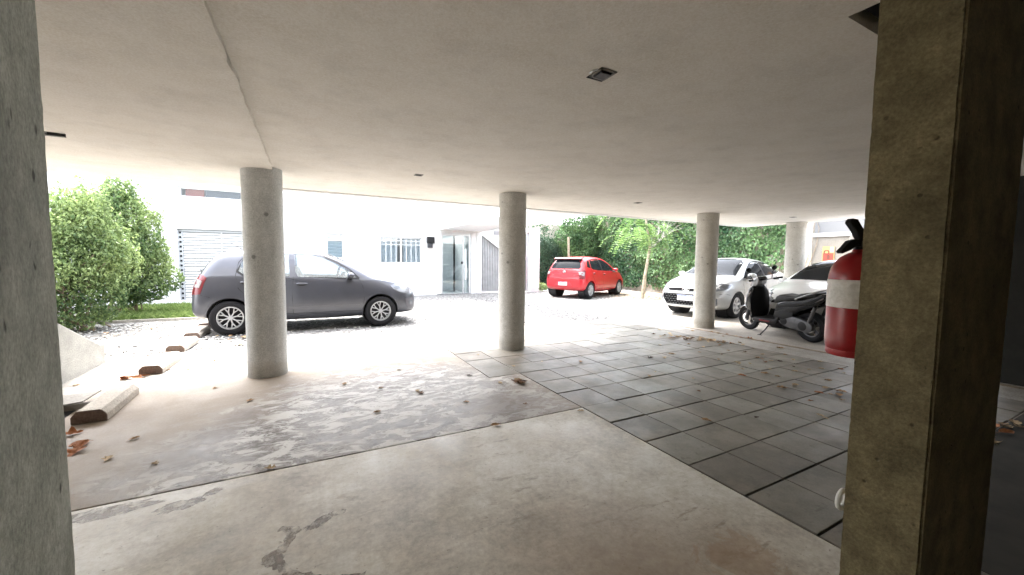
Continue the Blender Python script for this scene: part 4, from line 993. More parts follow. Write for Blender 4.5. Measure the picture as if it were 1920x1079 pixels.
for k in range(74):
    a = rb.uniform(-.5, 2 * PI - .5); el = rb.uniform(-.15, .55); L = rb.uniform(.7, 1.15)
    z = rb.choice((rb.uniform(2.2, 2.9), rb.uniform(2.5, 3.5)))
    root = Vector((0.2 - (z - 2.1) * .18, 0, z)) + Vector((math.cos(a), math.sin(a), 0)) * rb.uniform(0.0, .75) + Vector((-.55 if k % 3 else .3, 0, rb.uniform(-.25, .1)))
    d = Vector((math.cos(a), math.sin(a), el)); pts = [root]; side = d.cross(Vector((0, 0, 1))).normalized()
    n_ = 11
    for i in range(n_):
        d = (d + Vector((0, 0, -.16))).normalized(); pts.append(pts[-1] + d * L / n_)
    tube(bmr, pts, [.005 - .0003 * i for i in range(n_ + 1)], 4)
    for i in range(2, n_ + 1):
        for s in (-1, 1):
            tv = (side * s + d * .5 + Vector((0, 0, -.45))).normalized(); ll = .085
            c = pts[i] + tv * ll * .8
            FP.append(c); FN.append(Vector((rb.uniform(-.2, .2), rb.uniform(-.2, .2), 1)) + d * .2); FT.append(tv)
obj('crown', leaves_mesh('crown', FP, FN, .16, 51, aspect=.34, fold=.06, tip=[tuple(v) for v in FT], tone_fn=tone_noise(1.1, .1)), M_leaf_frond, tr)
obj('frond_stalks', bmr, M_leaf_frond, tr)
bm = B(); tube(bm, [(11.02, 10.55, 0), (10.98, 10.45, .6), (10.95, 10.38, 1.15)], [.022, .02, .018], 7)
tag(obj('stake', bm, flat('pale wood stake', (0.48, 0.36, 0.22), 0.8, var=.2), None, True), 'thin pale wooden stake leaning beside the young tree trunk', 'stake')
# leafy weeds at the building corner
bush('weed_clump', 'small clump of yellow green weeds at the foot of the white post', (9.05, 14.6, 0), [(0, 0, .16, .25, .3, .2)], 500, .07, M_leaf_bush, 61, [((0, 0, 0), (0, .1, .25))], None, .3)
# overhanging twig seen beside the gate head
bm = B(); t_ = thing('hanging_branch', 'small dark leaf spray hanging beside the gate head', 'branch', (9.3, 14.9, 2.75))
rngb = np.random.default_rng(77); pts = rngb.normal(0, 1, (160, 3)) * np.array([.28, .12, .16])
obj('foliage', leaves_mesh('foliage', pts, rngb.normal(0, 1, (160, 3)) + np.array([0, -.5, .5]), .12, 78), M_leaf_dark, t_)
tube(bm, [(.9, .4, .5), (.4, .2, .25), (0, 0, 0), (-.3, 0, -.1)], [.03, .02, .012, .006], 5); obj('stems', bm, M_stem, t_, True)
# debris under the tree
bm = B()
for k in range(500):
    x = rnd.uniform(10.0, 13.4); y = rnd.uniform(9.0, 13.6)
    if rnd.random() > (x - 9.6) / 3.5: continue
    a = rnd.uniform(0, 6.28); s = rnd.uniform(.02, .06)
    v = [bm.verts.new((x + math.cos(a + q) * s * (1 if i % 2 else .4), y + math.sin(a + q) * s * (1 if i % 2 else .4), .006 + rnd.uniform(0, .02))) for i, q in enumerate((0, 1.57, 3.14, 4.71))]
    f = bm.faces.new(v); f.material_index = rnd.choice((0, 1, 2))
tag(obj('leaf_litter', bm, [M_leafs[0], M_leafs[2], M_leafs[1]]), 'brown leaf litter on the ground along the ivy wall', None, None, 'stuff')
# ------------------------------------------------------------------ cars
def interp(keys, x):
    """keys: list of (x, value) sorted by x; monotone cubic"""
    xs = [k[0] for k in keys]; ys = [k[1] for k in keys]; n = len(xs)
    if x <= xs[0]: return ys[0]
    if x >= xs[-1]: return ys[-1]
    d = [(ys[i + 1] - ys[i]) / (xs[i + 1] - xs[i]) for i in range(n - 1)]
    m = [d[0]] + [0 if d[i - 1] * d[i] <= 0 else 2 * d[i - 1] * d[i] / (d[i - 1] + d[i]) for i in range(1, n - 1)] + [d[-1]]
    i = max(j for j in range(n - 1) if xs[j] <= x); h_ = xs[i + 1] - xs[i]; t = (x - xs[i]) / h_
    return (ys[i] * (2 * t ** 3 - 3 * t ** 2 + 1) + m[i] * h_ * (t ** 3 - 2 * t ** 2 + t) + ys[i + 1] * (-2 * t ** 3 + 3 * t ** 2) + m[i + 1] * h_ * (t ** 3 - t ** 2))

def ring_pts(S, x):
    g_ = lambda k: interp(S[k], x)
    zb, wm, zc, wl, zl, wr, zt = g_('zb'), g_('wm'), g_('zc'), g_('wl'), g_('zl'), g_('wr'), g_('zt')
    zl = min(zl, zt - 0.035); zc = min(zc, zl - 0.03)
    zr = zt - g_('crown')
    zr = max(zr, zl + 0.006)
    wb = wm * 0.93
    return [(0, zb), (wb * .6, zb), (wb, zb + .015), (wm * .985, zb + (zc - zb) * .38), (wm, zc), (wm * .992 * .5 + wl * .5, zc + (zl - zc) * .62), (wl, zl - .008), (wl - .012, zl + .006),
            (wl * .5 + wr * .5 + .012, (zl + zr) / 2), (wr, zr), (wr * .78, zt - (zt - zr) * .35), (wr * .4, zt - (zt - zr) * .06), (0, zt)]

def body_mesh(S, xs):
    bm = B(); rings = []
    for x in xs:
        h_ = ring_pts(S, x); pts = [(x, y, z) for y, z in h_] + [(x, -y, z) for y, z in h_[-2:0:-1]]
        rings.append([bm.verts.new(p) for p in pts])
    n = len(rings[0])
    for a, b in zip(rings, rings[1:]):
        for k in range(n): bm.faces.new((a[k], b[k], b[(k + 1) % n], a[(k + 1) % n]))
    for r_ in (rings[0], rings[-1]):
        m = n // 2
        bm.faces.new((r_[0], r_[1], r_[n - 1]))
        for k in range(1, m - 1): bm.faces.new((r_[k], r_[k + 1], r_[n - k - 1], r_[n - k]))
        bm.faces.new((r_[m - 1], r_[m], r_[m + 1]))
    bmesh.ops.recalc_face_normals(bm, faces=bm.faces)
    me = bpy.data.meshes.new('tmp'); bm.to_mesh(me); bm.free()
    return me

def evaluated(me, subsurf=0, cutters=()):
    o = bpy.data.objects.new('tmp', me); COL.objects.link(o)
    if subsurf: s = o.modifiers.new('s', 'SUBSURF'); s.levels = subsurf; s.render_levels = subsurf
    cs = []
    for c in cutters:
        co = bpy.data.objects.new('cut', c); COL.objects.link(co); cs.append(co)
        b = o.modifiers.new('b', 'BOOLEAN'); b.operation = 'DIFFERENCE'; b.object = co; b.solver = 'EXACT'
    dg = bpy.context.evaluated_depsgraph_get(); dg.update()
    res = bpy.data.meshes.new_from_object(o.evaluated_get(dg))
    for c in cs + [o]: bpy.data.objects.remove(c)
    return res

def to_mesh(bm):
    bmesh.ops.recalc_face_normals(bm, faces=bm.faces)
    me = bpy.data.meshes.new('cut'); bm.to_mesh(me); bm.free(); return me

def make_tree(me):
    bm = B(); bm.from_mesh(me); t = BVHTree.FromBMesh(bm); bm.free(); return t

def patch(tree, poly, axis, sign, off=0.003, thick=0.004, dens=0.06, bmout=None, mat=0):
    """a thin shell that hugs the body: outline in (x,z) seen from the side, (y,z) from front/rear, (x,y) from above"""
    bm = B(); vs = [bm.verts.new((p[0], p[1], 0)) for p in poly]
    f = bm.faces.new(vs)
    xs = [p[0] for p in poly]; ys = [p[1] for p in poly]
    geom = lambda: list(bm.verts) + list(bm.edges) + list(bm.faces)
    x = min(xs) + dens
    while x < max(xs) - 1e-4:
        bmesh.ops.bisect_plane(bm, geom=geom(), plane_co=(x, 0, 0), plane_no=(1, 0, 0)); x += dens
    y = min(ys) + dens
    while y < max(ys) - 1e-4:
        bmesh.ops.bisect_plane(bm, geom=geom(), plane_co=(0, y, 0), plane_no=(0, 1, 0)); y += dens
    kill = []
    nrms = {}
    for v in bm.verts:
        a, b = v.co.x, v.co.y
        o, d = {'side': (Vector((a, 3 * sign, b)), Vector((0, -sign, 0))), 'end': (Vector((4 * sign, a, b)), Vector((-sign, 0, 0))), 'top': (Vector((a, b, 4)), Vector((0, 0, -1)))}[axis]
        hit, n_, _, _ = tree.ray_cast(o, d)
        if hit is None:
            hit, n_, _, _ = tree.find_nearest(Vector((a, 0.7 * sign, b)) if axis == 'side' else (Vector((2.0 * sign, a, b)) if axis == 'end' else Vector((a, b, 1))))
        if n_.dot(d) > 0: n_ = -n_
        nrms[v] = n_; v.co = hit + n_ * off
    low = {v: bm.verts.new(v.co - nrms[v] * thick) for v in list(bm.verts)}
    faces = list(bm.faces)
    edges = [e for e in bm.edges if len(e.link_faces) == 1]
    for e in edges:
        a, b = e.verts; bm.faces.new((a, b, low[b], low[a]))
    for f in faces: bm.faces.new([low[v] for v in reversed(f.verts)])
    if bmout is not None: merge(bmout, bm, None, mat); return bmout
    return bm

def line_poly(pts, w_):
    """thin ribbon outline round a polyline (2D)"""
    P2 = [Vector(p) for p in pts]; L = []; Rr = []
    for i, p in enumerate(P2):
        d = (P2[min(i + 1, len(P2) - 1)] - P2[max(i - 1, 0)]).normalized(); n_ = Vector((-d.y, d.x)) * w_ / 2
        L.append(tuple(p + n_)); Rr.append(tuple(p - n_))
    return L + Rr[::-1]

M_glass_dark = flat('dark tinted car glass', (0.012, 0.014, 0.017), 0.05, 0.0, 0.2); M_glass_dark.node_tree.nodes['Principled BSDF'].inputs['IOR'].default_value = 1.22
M_glass_clear = glass_mat('clear car glass', (0.78, 0.84, 0.86), 0.10)
M_seam = flat('panel gap', (0.01, 0.01, 0.011), 0.8)
M_trim = flat('unpainted trim', (0.013, 0.013, 0.014), 0.55, spec=0.3)
M_grille = flat('matt black grille', (0.008, 0.008, 0.009), 0.85, spec=0.05)
M_tail = flat('red lamp lens', (0.12, 0.004, 0.008), 0.3, coat=0.1)
M_tailw = flat('clear lamp lens', (0.22, 0.19, 0.19), 0.3, coat=0.1)
M_head = flat('headlamp lens', (0.16, 0.17, 0.19), 0.12, 0.3, coat=0.3)
M_rim = flat('machined alloy', (0.50, 0.51, 0.53), 0.3, 0.6)
M_rimdark = flat('dark alloy pocket', (0.012, 0.012, 0.014), 0.6, spec=0.2)
M_steelrim = flat('silver wheel cover', (0.50, 0.51, 0.53), 0.35, 0.6)
M_plate = flat('number plate white', (0.75, 0.76, 0.78), 0.4)
M_plate_blue = flat('number plate blue', (0.03, 0.08, 0.35), 0.4)
M_seat = flat('grey seat cloth', (0.20, 0.20, 0.21), 0.9)
M_inner = flat('grey cabin plastic', (0.09, 0.09, 0.095), 0.8)

def tyre_mesh(r_, w_):
    bm = B(); h_ = w_ / 2; ri = r_ * .66
    lathe(bm, [(ri, -h_ * .75), (ri + .012, -h_ * .92), (r_ * .86, -h_), (r_ * .955, -h_ * .86), (r_ * .99, -h_ * .62), (r_, -h_ * .3), (r_ * .992, -h_ * .28), (r_ * .992, -h_ * .2), (r_, -h_ * .18), (r_, h_ * .18), (r_ * .992, h_ * .2), (r_ * .992, h_ * .28), (r_, h_ * .3), (r_ * .99, h_ * .62), (r_ * .955, h_ * .86), (r_ * .86, h_), (ri + .012, h_ * .92), (ri, h_ * .75)], 40, 'Y', close=True)
    return bm

def rim_mesh(r_, w_, style):
    """outer face toward +y"""
    bm = B(); ri = r_ * .665; y = w_ * .40
    lathe(bm, [(ri, y), (ri - .006, y + .006), (ri - .02, y + .002), (ri - .026, y - .03), (ri - .03, -w_ * .4), (ri, -w_ * .4)], 40, 'Y', mat=0, close=True)
    lathe(bm, [(0, y - .055), (ri - .02, y - .06), (ri - .02, y - .075), (0, y - .075)], 32, 'Y', mat=1)
    def bar(a0, r0, a1, r1, w0, w1):
        p0 = Vector((math.cos(a0) * r0, math.sin(a0) * r0)); p1 = Vector((math.cos(a1) * r1, math.sin(a1) * r1))
        d = (p1 - p0).normalized(); n_ = Vector((-d.y, d.x))
        q = [p0 + n_ * w0, p1 + n_ * w1, p1 - n_ * w1, p0 - n_ * w0]
        prism(bm, [(v.x, v.y) for v in q], y - .04, y - .004, 'Y', .002, 0, seg=1)
    if style == 'y':
        for k in range(8):
            a = k * PI / 4 + .1
            bar(a, .02, a, ri * .52, .010, .009); bar(a, ri * .48, a - .20, ri - .012, .009, .006); bar(a, ri * .48, a + .20, ri - .012, .009, .006)
    elif style == 'v':
        for k in range(7):
            a = k * 2 * PI / 7
            bar(a - .10, .03, a - .22, ri - .012, .009, .010); bar(a + .10, .03, a + .22, ri - .012, .009, .010)
    else:
        for k in range(6):
            a = k * PI / 3 + .2; bar(a, .02, a, ri - .012, .026, .034)
        lathe(bm, [(ri * .80, y - .03), (ri * .80, y - .002), (ri - .01, y - .002), (ri - .01, y - .03)], 32, 'Y', mat=0, close=True)
    lathe(bm, [(0, y + .002), (.026, y), (.036, y - .012), (.036, y - .05), (0, y - .05)], 20, 'Y', mat=0)
    for k in range(4):
        a = k * PI / 2 + .4
        lathe(bm, [(0, y - .032), (.008, y - .033), (.008, y - .05), (0, y - .05)], 8, 'Y', (math.cos(a) * .055, 0, math.sin(a) * .055), 1)
    return bm

def wheels(root, ax_f, ax_r, track, r_, w_, style, rim_mats, steer=0.0):
    tm = tyre_mesh(r_, w_); rm = rim_mesh(r_, w_, style); first = None
    for x in (ax_f, ax_r):
        for s in (1, -1):
            if first is None:
                wh = obj('wheel', tm, M_rubber, root, True); ri = obj('rim', rm, rim_mats, wh, True); first = wh
            else: wh = copy_tree(first, root)
            wh.location = (x, s * track, r_); wh.rotation_euler = (0, rnd.uniform(0, 1), (0 if s > 0 else PI) + (steer if x == ax_f else 0))

def side_both(root, tree, name, poly, mat, off=.003, thick=.004, dens=.06, parts=2, parent=None):
    out = []
    for s in (1, -1):
        out.append(obj(name, patch(tree, poly, 'side', s, off, thick, dens), mat, parent or root, True))
    return out

def seams(root, tree, lines, mat=None, w_=.008):
    bm = B()
    for pts in lines:
        for s in (1, -1):
            # densify
            dense = []
            for a, b in zip(pts, pts[1:]):
                n_ = max(1, int((Vector(a) - Vector(b)).length / .05))
                dense += [tuple(Vector(a).lerp(Vector(b), k / n_)) for k in range(n_)]
            dense.append(pts[-1])
            patch(tree, line_poly(dense, w_), 'side', s, .0012, .002, 1.0, bm)
    return obj('panel_gap', bm, mat or M_seam, root)

def plate(root, name, x, z, sign, text, w_=.40, h_=.13, dark=False):
    bm = B(); box(bm, -.006, .006, -w_ / 2, w_ / 2, -h_ / 2, h_ / 2, .003)
    p = obj(name, bm, M_plate if not dark else M_trim, root, False, (x, 0, z))
    bm = B(); box(bm, .0062, .0072, -w_ / 2 + .004, w_ / 2 - .004, h_ / 2 - .026, h_ / 2 - .004); st = obj('blue_band', bm, M_plate_blue, p)
    t = text_bm(text, min(.085, w_ * .19), .001); mx = Matrix(((0, 0, 1, .0075), (1, 0, 0, 0), (0, 1, 0, -.012), (0, 0, 0, 1)))
    bmesh.ops.transform(t, matrix=mx, verts=t.verts); o = obj('plate_text', t, M_trim, p)
    if sign < 0: p.rotation_euler = (0, 0, PI)
    return p

HATCH = dict(
    zb=[(-1.80, .40), (-1.72, .30), (-1.3, .25), (-.9, .20), (0, .19), (.9, .20), (1.6, .21), (1.9, .22), (2.0, .27)],
    wm=[(-1.80, .58), (-1.765, .68), (-1.70, .765), (-1.58, .81), (-1.3, .84), (-.6, .8475), (.6, .8475), (1.2, .845), (1.5, .83), (1.7, .79), (1.84, .72), (1.93, .62), (2.0, .46)],
    zc=[(-1.8, .55), (-1.4, .66), (0, .62), (1.3, .66), (1.8, .60), (2.0, .48)],
    wl=[(-1.80, .54), (-1.76, .64), (-1.70, .71), (-1.5, .755), (-1.2, .785), (0, .80), (.8, .79), (1.1, .77), (1.4, .74), (1.65, .68), (1.8, .60), (1.93, .5), (2.0, .4)],
    zl=[(-1.80, .66), (-1.75, .78), (-1.66, .96), (-1.5, 1.02), (-1.1, 1.02), (-.5, .985), (.2, .955), (.85, .93), (1.1, .925), (1.35, .89), (1.6, .825), (1.8, .75), (1.93, .65), (2.0, .55)],
    wr=[(-1.80, .48), (-1.72, .58), (-1.6, .60), (-1.45, .585), (-1.2, .565), (-.5, .57), (.2, .56), (.5, .60), (.85, .68), (1.05, .68), (1.3, .62), (1.6, .54), (1.85, .46), (2.0, .32)],
    zt=[(-1.80, .71), (-1.77, .80), (-1.735, .93), (-1.69, 1.03), (-1.62, 1.15), (-1.50, 1.32), (-1.40, 1.425), (-1.25, 1.465), (-.9, 1.495), (-.45, 1.51), (0, 1.50), (.25, 1.46), (.45, 1.385), (.65, 1.28), (.85, 1.155), (1.0, 1.055), (1.1, 1.01), (1.3, .965), (1.55, .90), (1.75, .83), (1.88, .745), (1.95, .67), (2.0, .60)],
    crown=[(-1.8, .02), (-1.6, .035), (-1.2, .06), (0, .065), (.5, .05), (.9, .035), (1.1, .025), (1.6, .03), (2.0, .02)])
XS_H = [-1.80, -1.77, -1.735, -1.69, -1.62, -1.56, -1.50, -1.40, -1.25, -1.05, -.8, -.45, -.1, .15, .3, .45, .65, .85, 1.0, 1.1, 1.25, 1.4, 1.55, 1.7, 1.8, 1.88, 1.95, 2.0]
SEDAN = dict(
    zb=[(-2.20, .42), (-2.1, .32), (-1.5, .24), (-.9, .19), (0, .19), (.9, .19), (1.6, .20), (1.95, .22), (2.12, .26)],
    wm=[(-2.20, .55), (-2.15, .68), (-2.05, .77), (-1.8, .82), (-1.3, .85), (-.6, .86), (.6, .86), (1.2, .858), (1.55, .845), (1.78, .81), (1.95, .75), (2.05, .67), (2.12, .54)],
    zc=[(-2.2, .62), (-1.4, .70), (0, .64), (1.3, .68), (1.8, .60), (2.12, .48)],
    wl=[(-2.20, .5), (-2.1, .66), (-1.9, .73), (-1.5, .77), (0, .80), (.9, .795), (1.2, .78), (1.5, .76), (1.75, .72), (1.92, .66), (2.05, .58), (2.12, .47)],
    zl=[(-2.20, .78), (-2.1, .93), (-1.9, .99), (-1.4, 1.02), (-.9, 1.02), (0, .97), (.8, .93), (1.1, .92), (1.4, .885), (1.7, .82), (1.9, .75), (2.05, .68), (2.12, .60)],
    wr=[(-2.20, .45), (-2.05, .62), (-1.8, .66), (-1.55, .62), (-1.2, .57), (-.5, .565), (.2, .56), (.5, .60), (.85, .68), (1.1, .70), (1.4, .66), (1.7, .58), (1.95, .5), (2.12, .38)],
    zt=[(-2.20, .84), (-2.15, .95), (-2.08, 1.03), (-1.95, 1.07), (-1.75, 1.10), (-1.5, 1.19), (-1.2, 1.315), (-.9, 1.40), (-.5, 1.455), (-.1, 1.475), (.15, 1.455), (.35, 1.40), (.6, 1.29), (.85, 1.15), (1.05, 1.04), (1.2, 1.00), (1.45, .96), (1.7, .895), (1.9, .82), (2.03, .745), (2.09, .69), (2.12, .63)],
    crown=[(-2.2, .02), (-1.6, .035), (-1.0, .06), (0, .065), (.5, .05), (.9, .035), (1.1, .025), (1.6, .03), (2.12, .02)])
XS_S = [-2.20, -2.15, -2.08, -1.95, -1.8, -1.6, -1.4, -1.2, -.9, -.5, -.1, .15, .35, .6, .85, 1.05, 1.15, 1.35, 1.55, 1.75, 1.9, 2.0, 2.06, 2.12]

def paint(name, col, metal=0.0, rough=0.3, coat=1.0):
    m = flat(name, col, rough, metal, 0.5, coat, var=0.06, vscale=5)
    return m

def make_car(label, group, S, XS, pmat, loc, rz, axf, axr, wr_, hollow=False, rim_style='y', rim_mats=None, kind='hatch', trk=.735):
    root = thing('parked_car', label, 'car', loc, rz, group)
    raw = body_mesh(S, XS)
    base = evaluated(raw, 2)
    tree = make_tree(base)
    cut = []
    for x in (axf, axr):
        bm = B()
        for s in (1, -1): lathe(bm, [(0, s * .48), (wr_ * 1.13, s * .48), (wr_ * 1.13, s * 1.2), (0, s * 1.2)], 32, 'Y', (x, 0, wr_ * 1.02))
        cut.append(to_mesh(bm))
    if kind == 'hatch':
        win_f = [(.80, .955), (-.20, .985), (-.245, 1.08), (-.255, 1.405), (.02, 1.40), (.22, 1.345), (.44, 1.235), (.64, 1.105)]
        win_r = [(-.335, .99), (-1.00, 1.03), (-1.10, 1.09), (-1.06, 1.25), (-.97, 1.375), (-.80, 1.405), (-.345, 1.41)]
        win_q = [(-1.16, 1.08), (-1.36, 1.12), (-1.28, 1.27), (-1.15, 1.35), (-1.06, 1.365), (-1.11, 1.26)]
    else:
        win_f = [(.90, .955), (-.20, .995), (-.235, 1.09), (-.225, 1.38), (.05, 1.372), (.25, 1.315), (.50, 1.20), (.72, 1.085)]
        win_r = [(-.31, 1.0), (-1.10, 1.05), (-1.42, 1.105), (-1.22, 1.215), (-.95, 1.315), (-.70, 1.355), (-.30, 1.38)]
        win_q = None
    if hollow:
        bm = B()
        for zz in ((.52, .70), (.95, .715), (1.42, .515)): pass
        lo = [(1.0, .52), (-1.45, .52)]
        secs = [(.50, 1.0, -1.45, .70), (.96, .86, -1.46, .715), (1.40, .10, -1.20, .515)]
        rr_ = [[bm.verts.new((xf if k in (0, 3) else xr, hw if k in (0, 1) else -hw, z)) for k in range(4)] for z, xf, xr, hw in secs]
        bm.faces.new(rr_[0][::-1]); bm.faces.new(rr_[-1])
        for a, b in zip(rr_, rr_[1:]):
            for k in range(4): bm.faces.new((a[k], a[(k + 1) % 4], b[(k + 1) % 4], b[k]))
        cut.append(to_mesh(bm))
        for wpoly in (win_f, win_r):
            bm = B(); prism(bm, wpoly, -1.2, 1.2, 'Y'); cut.append(to_mesh(bm))
    body = evaluated(base.copy(), 0, cut)
    bo = obj('body', body, pmat, root, True)
    for x in (axf, axr):
        for s in (1, -1):
            bm = B(); lathe(bm, [(0, s * .46), (wr_ * 1.12, s * .46), (wr_ * 1.12, s * .70), (wr_ * 1.06, s * .70), (wr_ * 1.06, s * .47), (0, s * .47)], 28, 'Y', (x, 0, wr_ * 1.02)); obj('wheel_housing', bm, M_trim, root)
    wheels(root, axf, axr, trk, wr_, .19, rim_style, rim_mats or [M_rim, M_rimdark])
    gm = M_glass_clear if hollow else M_glass_dark
    off = -.006 if hollow else .002
    for s in (1, -1):
        for nm, pl in (('front_side_window', win_f), ('rear_side_window', win_r)):
            obj(nm, patch(tree, pl, 'side', s, off, .004, .08), gm, root, True)
        if win_q and not hollow: obj('quarter_window', patch(tree, win_q, 'side', s, .002, .004, .08), M_glass_dark, root, True)
    # black window surround on the B pillar
    bp = [(-.20, .985), (-.335, .99), (-.345, 1.41), (-.255, 1.405), (-.245, 1.08)] if kind == 'hatch' else [(-.20, .995), (-.31, 1.0), (-.30, 1.38), (-.225, 1.38), (-.235, 1.09)]
    if not hollow: side_both(root, tree, 'door_pillar', bp, M_trim, .0025)
    return root, tree, base

def mirrors(root, x, z, y, mat):
    for s in (1, -1):
        bm = B(); t = bmesh.ops.create_uvsphere(bm, u_segments=20, v_segments=12, radius=1)
        for v in bm.verts:
            v.co = Vector((v.co.x * .085 if v.co.x > 0 else v.co.x * .035, v.co.y * .105, v.co.z * .062)) + Vector((0, s * .10, .05))
        m_ = obj('mirror', bm, mat, root, True, (x, s * y, z))
        bm = B(); prism(bm, [(-.05, -.035), (.05, -.035), (.02, .02), (-.03, .02)], -.02, .10, 'Y', .008); 
        if s < 0: bmesh.ops.scale(bm, vec=(1, -1, 1), verts=bm.verts)
        obj('mirror_foot', bm, M_trim, m_)

def handles(root, tree, spots, mat):
    for s in (1, -1):
        for x, z in spots:
            rec = obj('handle_recess', patch(tree, [(x + .085 * math.cos(a), z + .034 * math.sin(a)) for a in [2 * PI * k / 14 for k in range(14)]], 'side', s, .001, .003, .05), M_seam, root, True)
            hit, n_, _, _ = tree.ray_cast(Vector((x, 3 * s, z)), Vector((0, -s, 0)))
            bm = B(); tube(bm, [(x - .085, hit.y, z + .006), (x - .05, hit.y + s * .028, z + .010), (x + .05, hit.y + s * .030, z + .010), (x + .09, hit.y, z + .006)], [.012, .015, .015, .011], 8)
            obj('door_handle', bm, mat, root, True)

def ell(cx, cy, a, b, n_=16, rot=0.0):
    return [(cx + a * math.cos(t) * math.cos(rot) - b * math.sin(t) * math.sin(rot), cy + a * math.cos(t) * math.sin(rot) + b * math.sin(t) * math.cos(rot)) for t in [2 * PI * k / n_ for k in range(n_)]]

def hatch_details(root, tree, pm, plate_txt=None, spoiler=True):
    seams(root, tree, [[(.82, .95), (.90, .80), (.92, .55), (.88, .33)], [(-.275, 1.0), (-.30, .60), (-.29, .33)], [(.88, .33), (-.29, .33), (-.80, .34)], [(-.80, .34), (-.90, .55), (-1.10, .80), (-1.14, 1.02), (-1.10, 1.25), (-.98, 1.40)],
                       [(1.62, .60), (1.72, .62), (1.90, .62)], [(-1.50, .66), (-1.62, .70), (-1.70, .71)]])
    side_both(root, tree, 'side_moulding', [(.84, .405), (.84, .445), (-.78, .455), (-.78, .415)], pm, .010, .012)
    side_both(root, tree, 'sill_trim', [(.90, .21), (.90, .30), (-.90, .31), (-.90, .22)], pm, .012, .014)
    handles(root, tree, [(-.14, .86), (-.98, .90)], pm)
    mirrors(root, .66, .965, .79, pm)
    # tail lamps wrap the corner
    for s in (1, -1):
        tl = obj('tail_light', patch(tree, [(-1.54, .985), (-1.58, .88), (-1.63, .715), (-1.72, .70), (-1.80, .80), (-1.70, 1.02), (-1.60, 1.035)], 'side', s, .006, .008, .05), M_tail, root, True)
        obj('clear_lens', patch(tree, [(-1.60, .93), (-1.64, .82), (-1.76, .83), (-1.68, .965)], 'side', s, .010, .006, .05), M_tailw, tl, True)
        obj('tail_light_back', patch(tree, [(s * .56, .98), (s * .69, .985), (s * .70, .72), (s * .64, .70), (s * .60, .84)], 'end', -1, .006, .008, .05), M_tail, tl, True)
        obj('clear_lens_back', patch(tree, [(s * .57, .95), (s * .68, .955), (s * .69, .86), (s * .62, .845)], 'end', -1, .010, .006, .05), M_tailw, tl, True)
        hl = obj('headlight', patch(tree, [(1.42, .80), (1.60, .85), (1.80, .775), (1.92, .68), (1.84, .62), (1.62, .655), (1.48, .73)], 'side', s, .005, .008, .05), M_head, root, True)
        obj('indicator', patch(tree, [(1.48, .765), (1.60, .79), (1.62, .74), (1.54, .715)], 'side', s, .008, .006, .05), flat('dark lamp well', (.12, .13, .14), .2, .5) if 'dark lamp well' not in bpy.data.materials else bpy.data.materials['dark lamp well'], hl, True)
        obj('headlight_front', patch(tree, [(s * .40, .69), (s * .66, .76), (s * .70, .66), (s * .56, .60), (s * .42, .62)], 'end', 1, .005, .008, .05), M_head, hl, True)
        fg = obj('fog_light_bezel', patch(tree, [(1.72, .52), (1.86, .56), (1.94, .50), (1.92, .34), (1.80, .33), (1.74, .40)], 'side', s, .004, .006, .05), bpy.data.materials['silver bezel'] if 'silver bezel' in bpy.data.materials else flat('silver bezel', (.10, .10, .115), .4, .3), root, True)
        obj('fog_light', patch(tree, ell(1.85, .44, .045, .05), 'side', s, .008, .006, .03), M_head, fg, True)
    obj('grille', patch(tree, [(-.42, .60), (.42, .60), (.40, .66), (.0, .68), (-.40, .66)], 'end', 1, .004, .006, .05), M_grille, root, True)
    obj('lower_grille', patch(tree, [(-.46, .32), (.46, .32), (.40, .48), (-.40, .48)], 'end', 1, .004, .006, .05), M_trim, root, True)
    obj('windscreen', patch(tree, [(.98, -.62), (1.0, -.3), (1.01, 0), (1.0, .3), (.98, .62), (.30, .52), (.24, 0), (.30, -.52)], 'top', 1, .003, .005, .08), M_glass_dark, root, True)
    # rear: window, wiper, spoiler, badge, number plate recess
    rw = obj('rear_window', patch(tree, [(-.56, 1.06), (.56, 1.06), (.60, 1.12), (.49, 1.375), (.0, 1.39), (-.49, 1.375), (-.60, 1.12)], 'end', -1, .004, .005, .08), M_glass_dark, root, True)
    bm = B(); tube(bm, [(-1.735, .0, 1.045), (-1.715, -.02, 1.075), (-1.705, -.30, 1.10)], .009, 6); obj('rear_wiper', bm, M_trim, rw)
    bm = B()
    if spoiler: prism(bm, [(-1.28, 1.445), (-1.28, 1.468), (-1.42, 1.458), (-1.545, 1.425), (-1.545, 1.405), (-1.42, 1.415)], -.55, .55, 'Y', .006)
    if spoiler: obj('roof_spoiler', bm, pm, root)
    bm = B(); prism(bm, [(-1.40, 1.40), (-1.535, 1.404), (-1.50, 1.36), (-1.44, 1.36)], -.535, .535, 'Y', .006); (obj('spoiler_underside', bm, M_trim, root) if spoiler else bm.free())
    bm = B(); tube(bm, [(-1.10, 0, 1.47), (-1.30, 0, 1.60)], [.006, .003], 6); obj('aerial', bm, M_trim, root)
    bg_ = B()
    patch(tree, ell(0, .945, .062, .042), 'end', -1, .004, .006, .04, bg_); obj('badge', bg_, M_chrome, root, True)
    obj('tailgate_strip', patch(tree, [(-.48, .985), (.48, .985), (.46, 1.025), (-.46, 1.025)], 'end', -1, .012, .012, .06), pm, root, True)
    bm = B()
    for l in ([(-.66, .70), (.66, .70)], [(-.30, .84), (.30, .84), (.26, .74), (-.26, .74), (-.30, .84)]):
        patch(tree, line_poly([tuple(Vector(a).lerp(Vector(b), k / 10)) for a, b in zip(l, l[1:]) for k in range(11)] if len(l) == 2 else l, .010), 'end', -1, .0015, .003, 1.0, bm)
    obj('tailgate_gap', bm, M_seam, root)
    rp = obj('plate_recess', patch(tree, [(-.36, .46), (.36, .46), (.27, .60), (-.27, .60)], 'end', -1, .004, .005, .05), bpy.data.materials['pale recess'] if 'pale recess' in bpy.data.materials else flat('pale recess', (.35, .12, .12), .5), root, True)
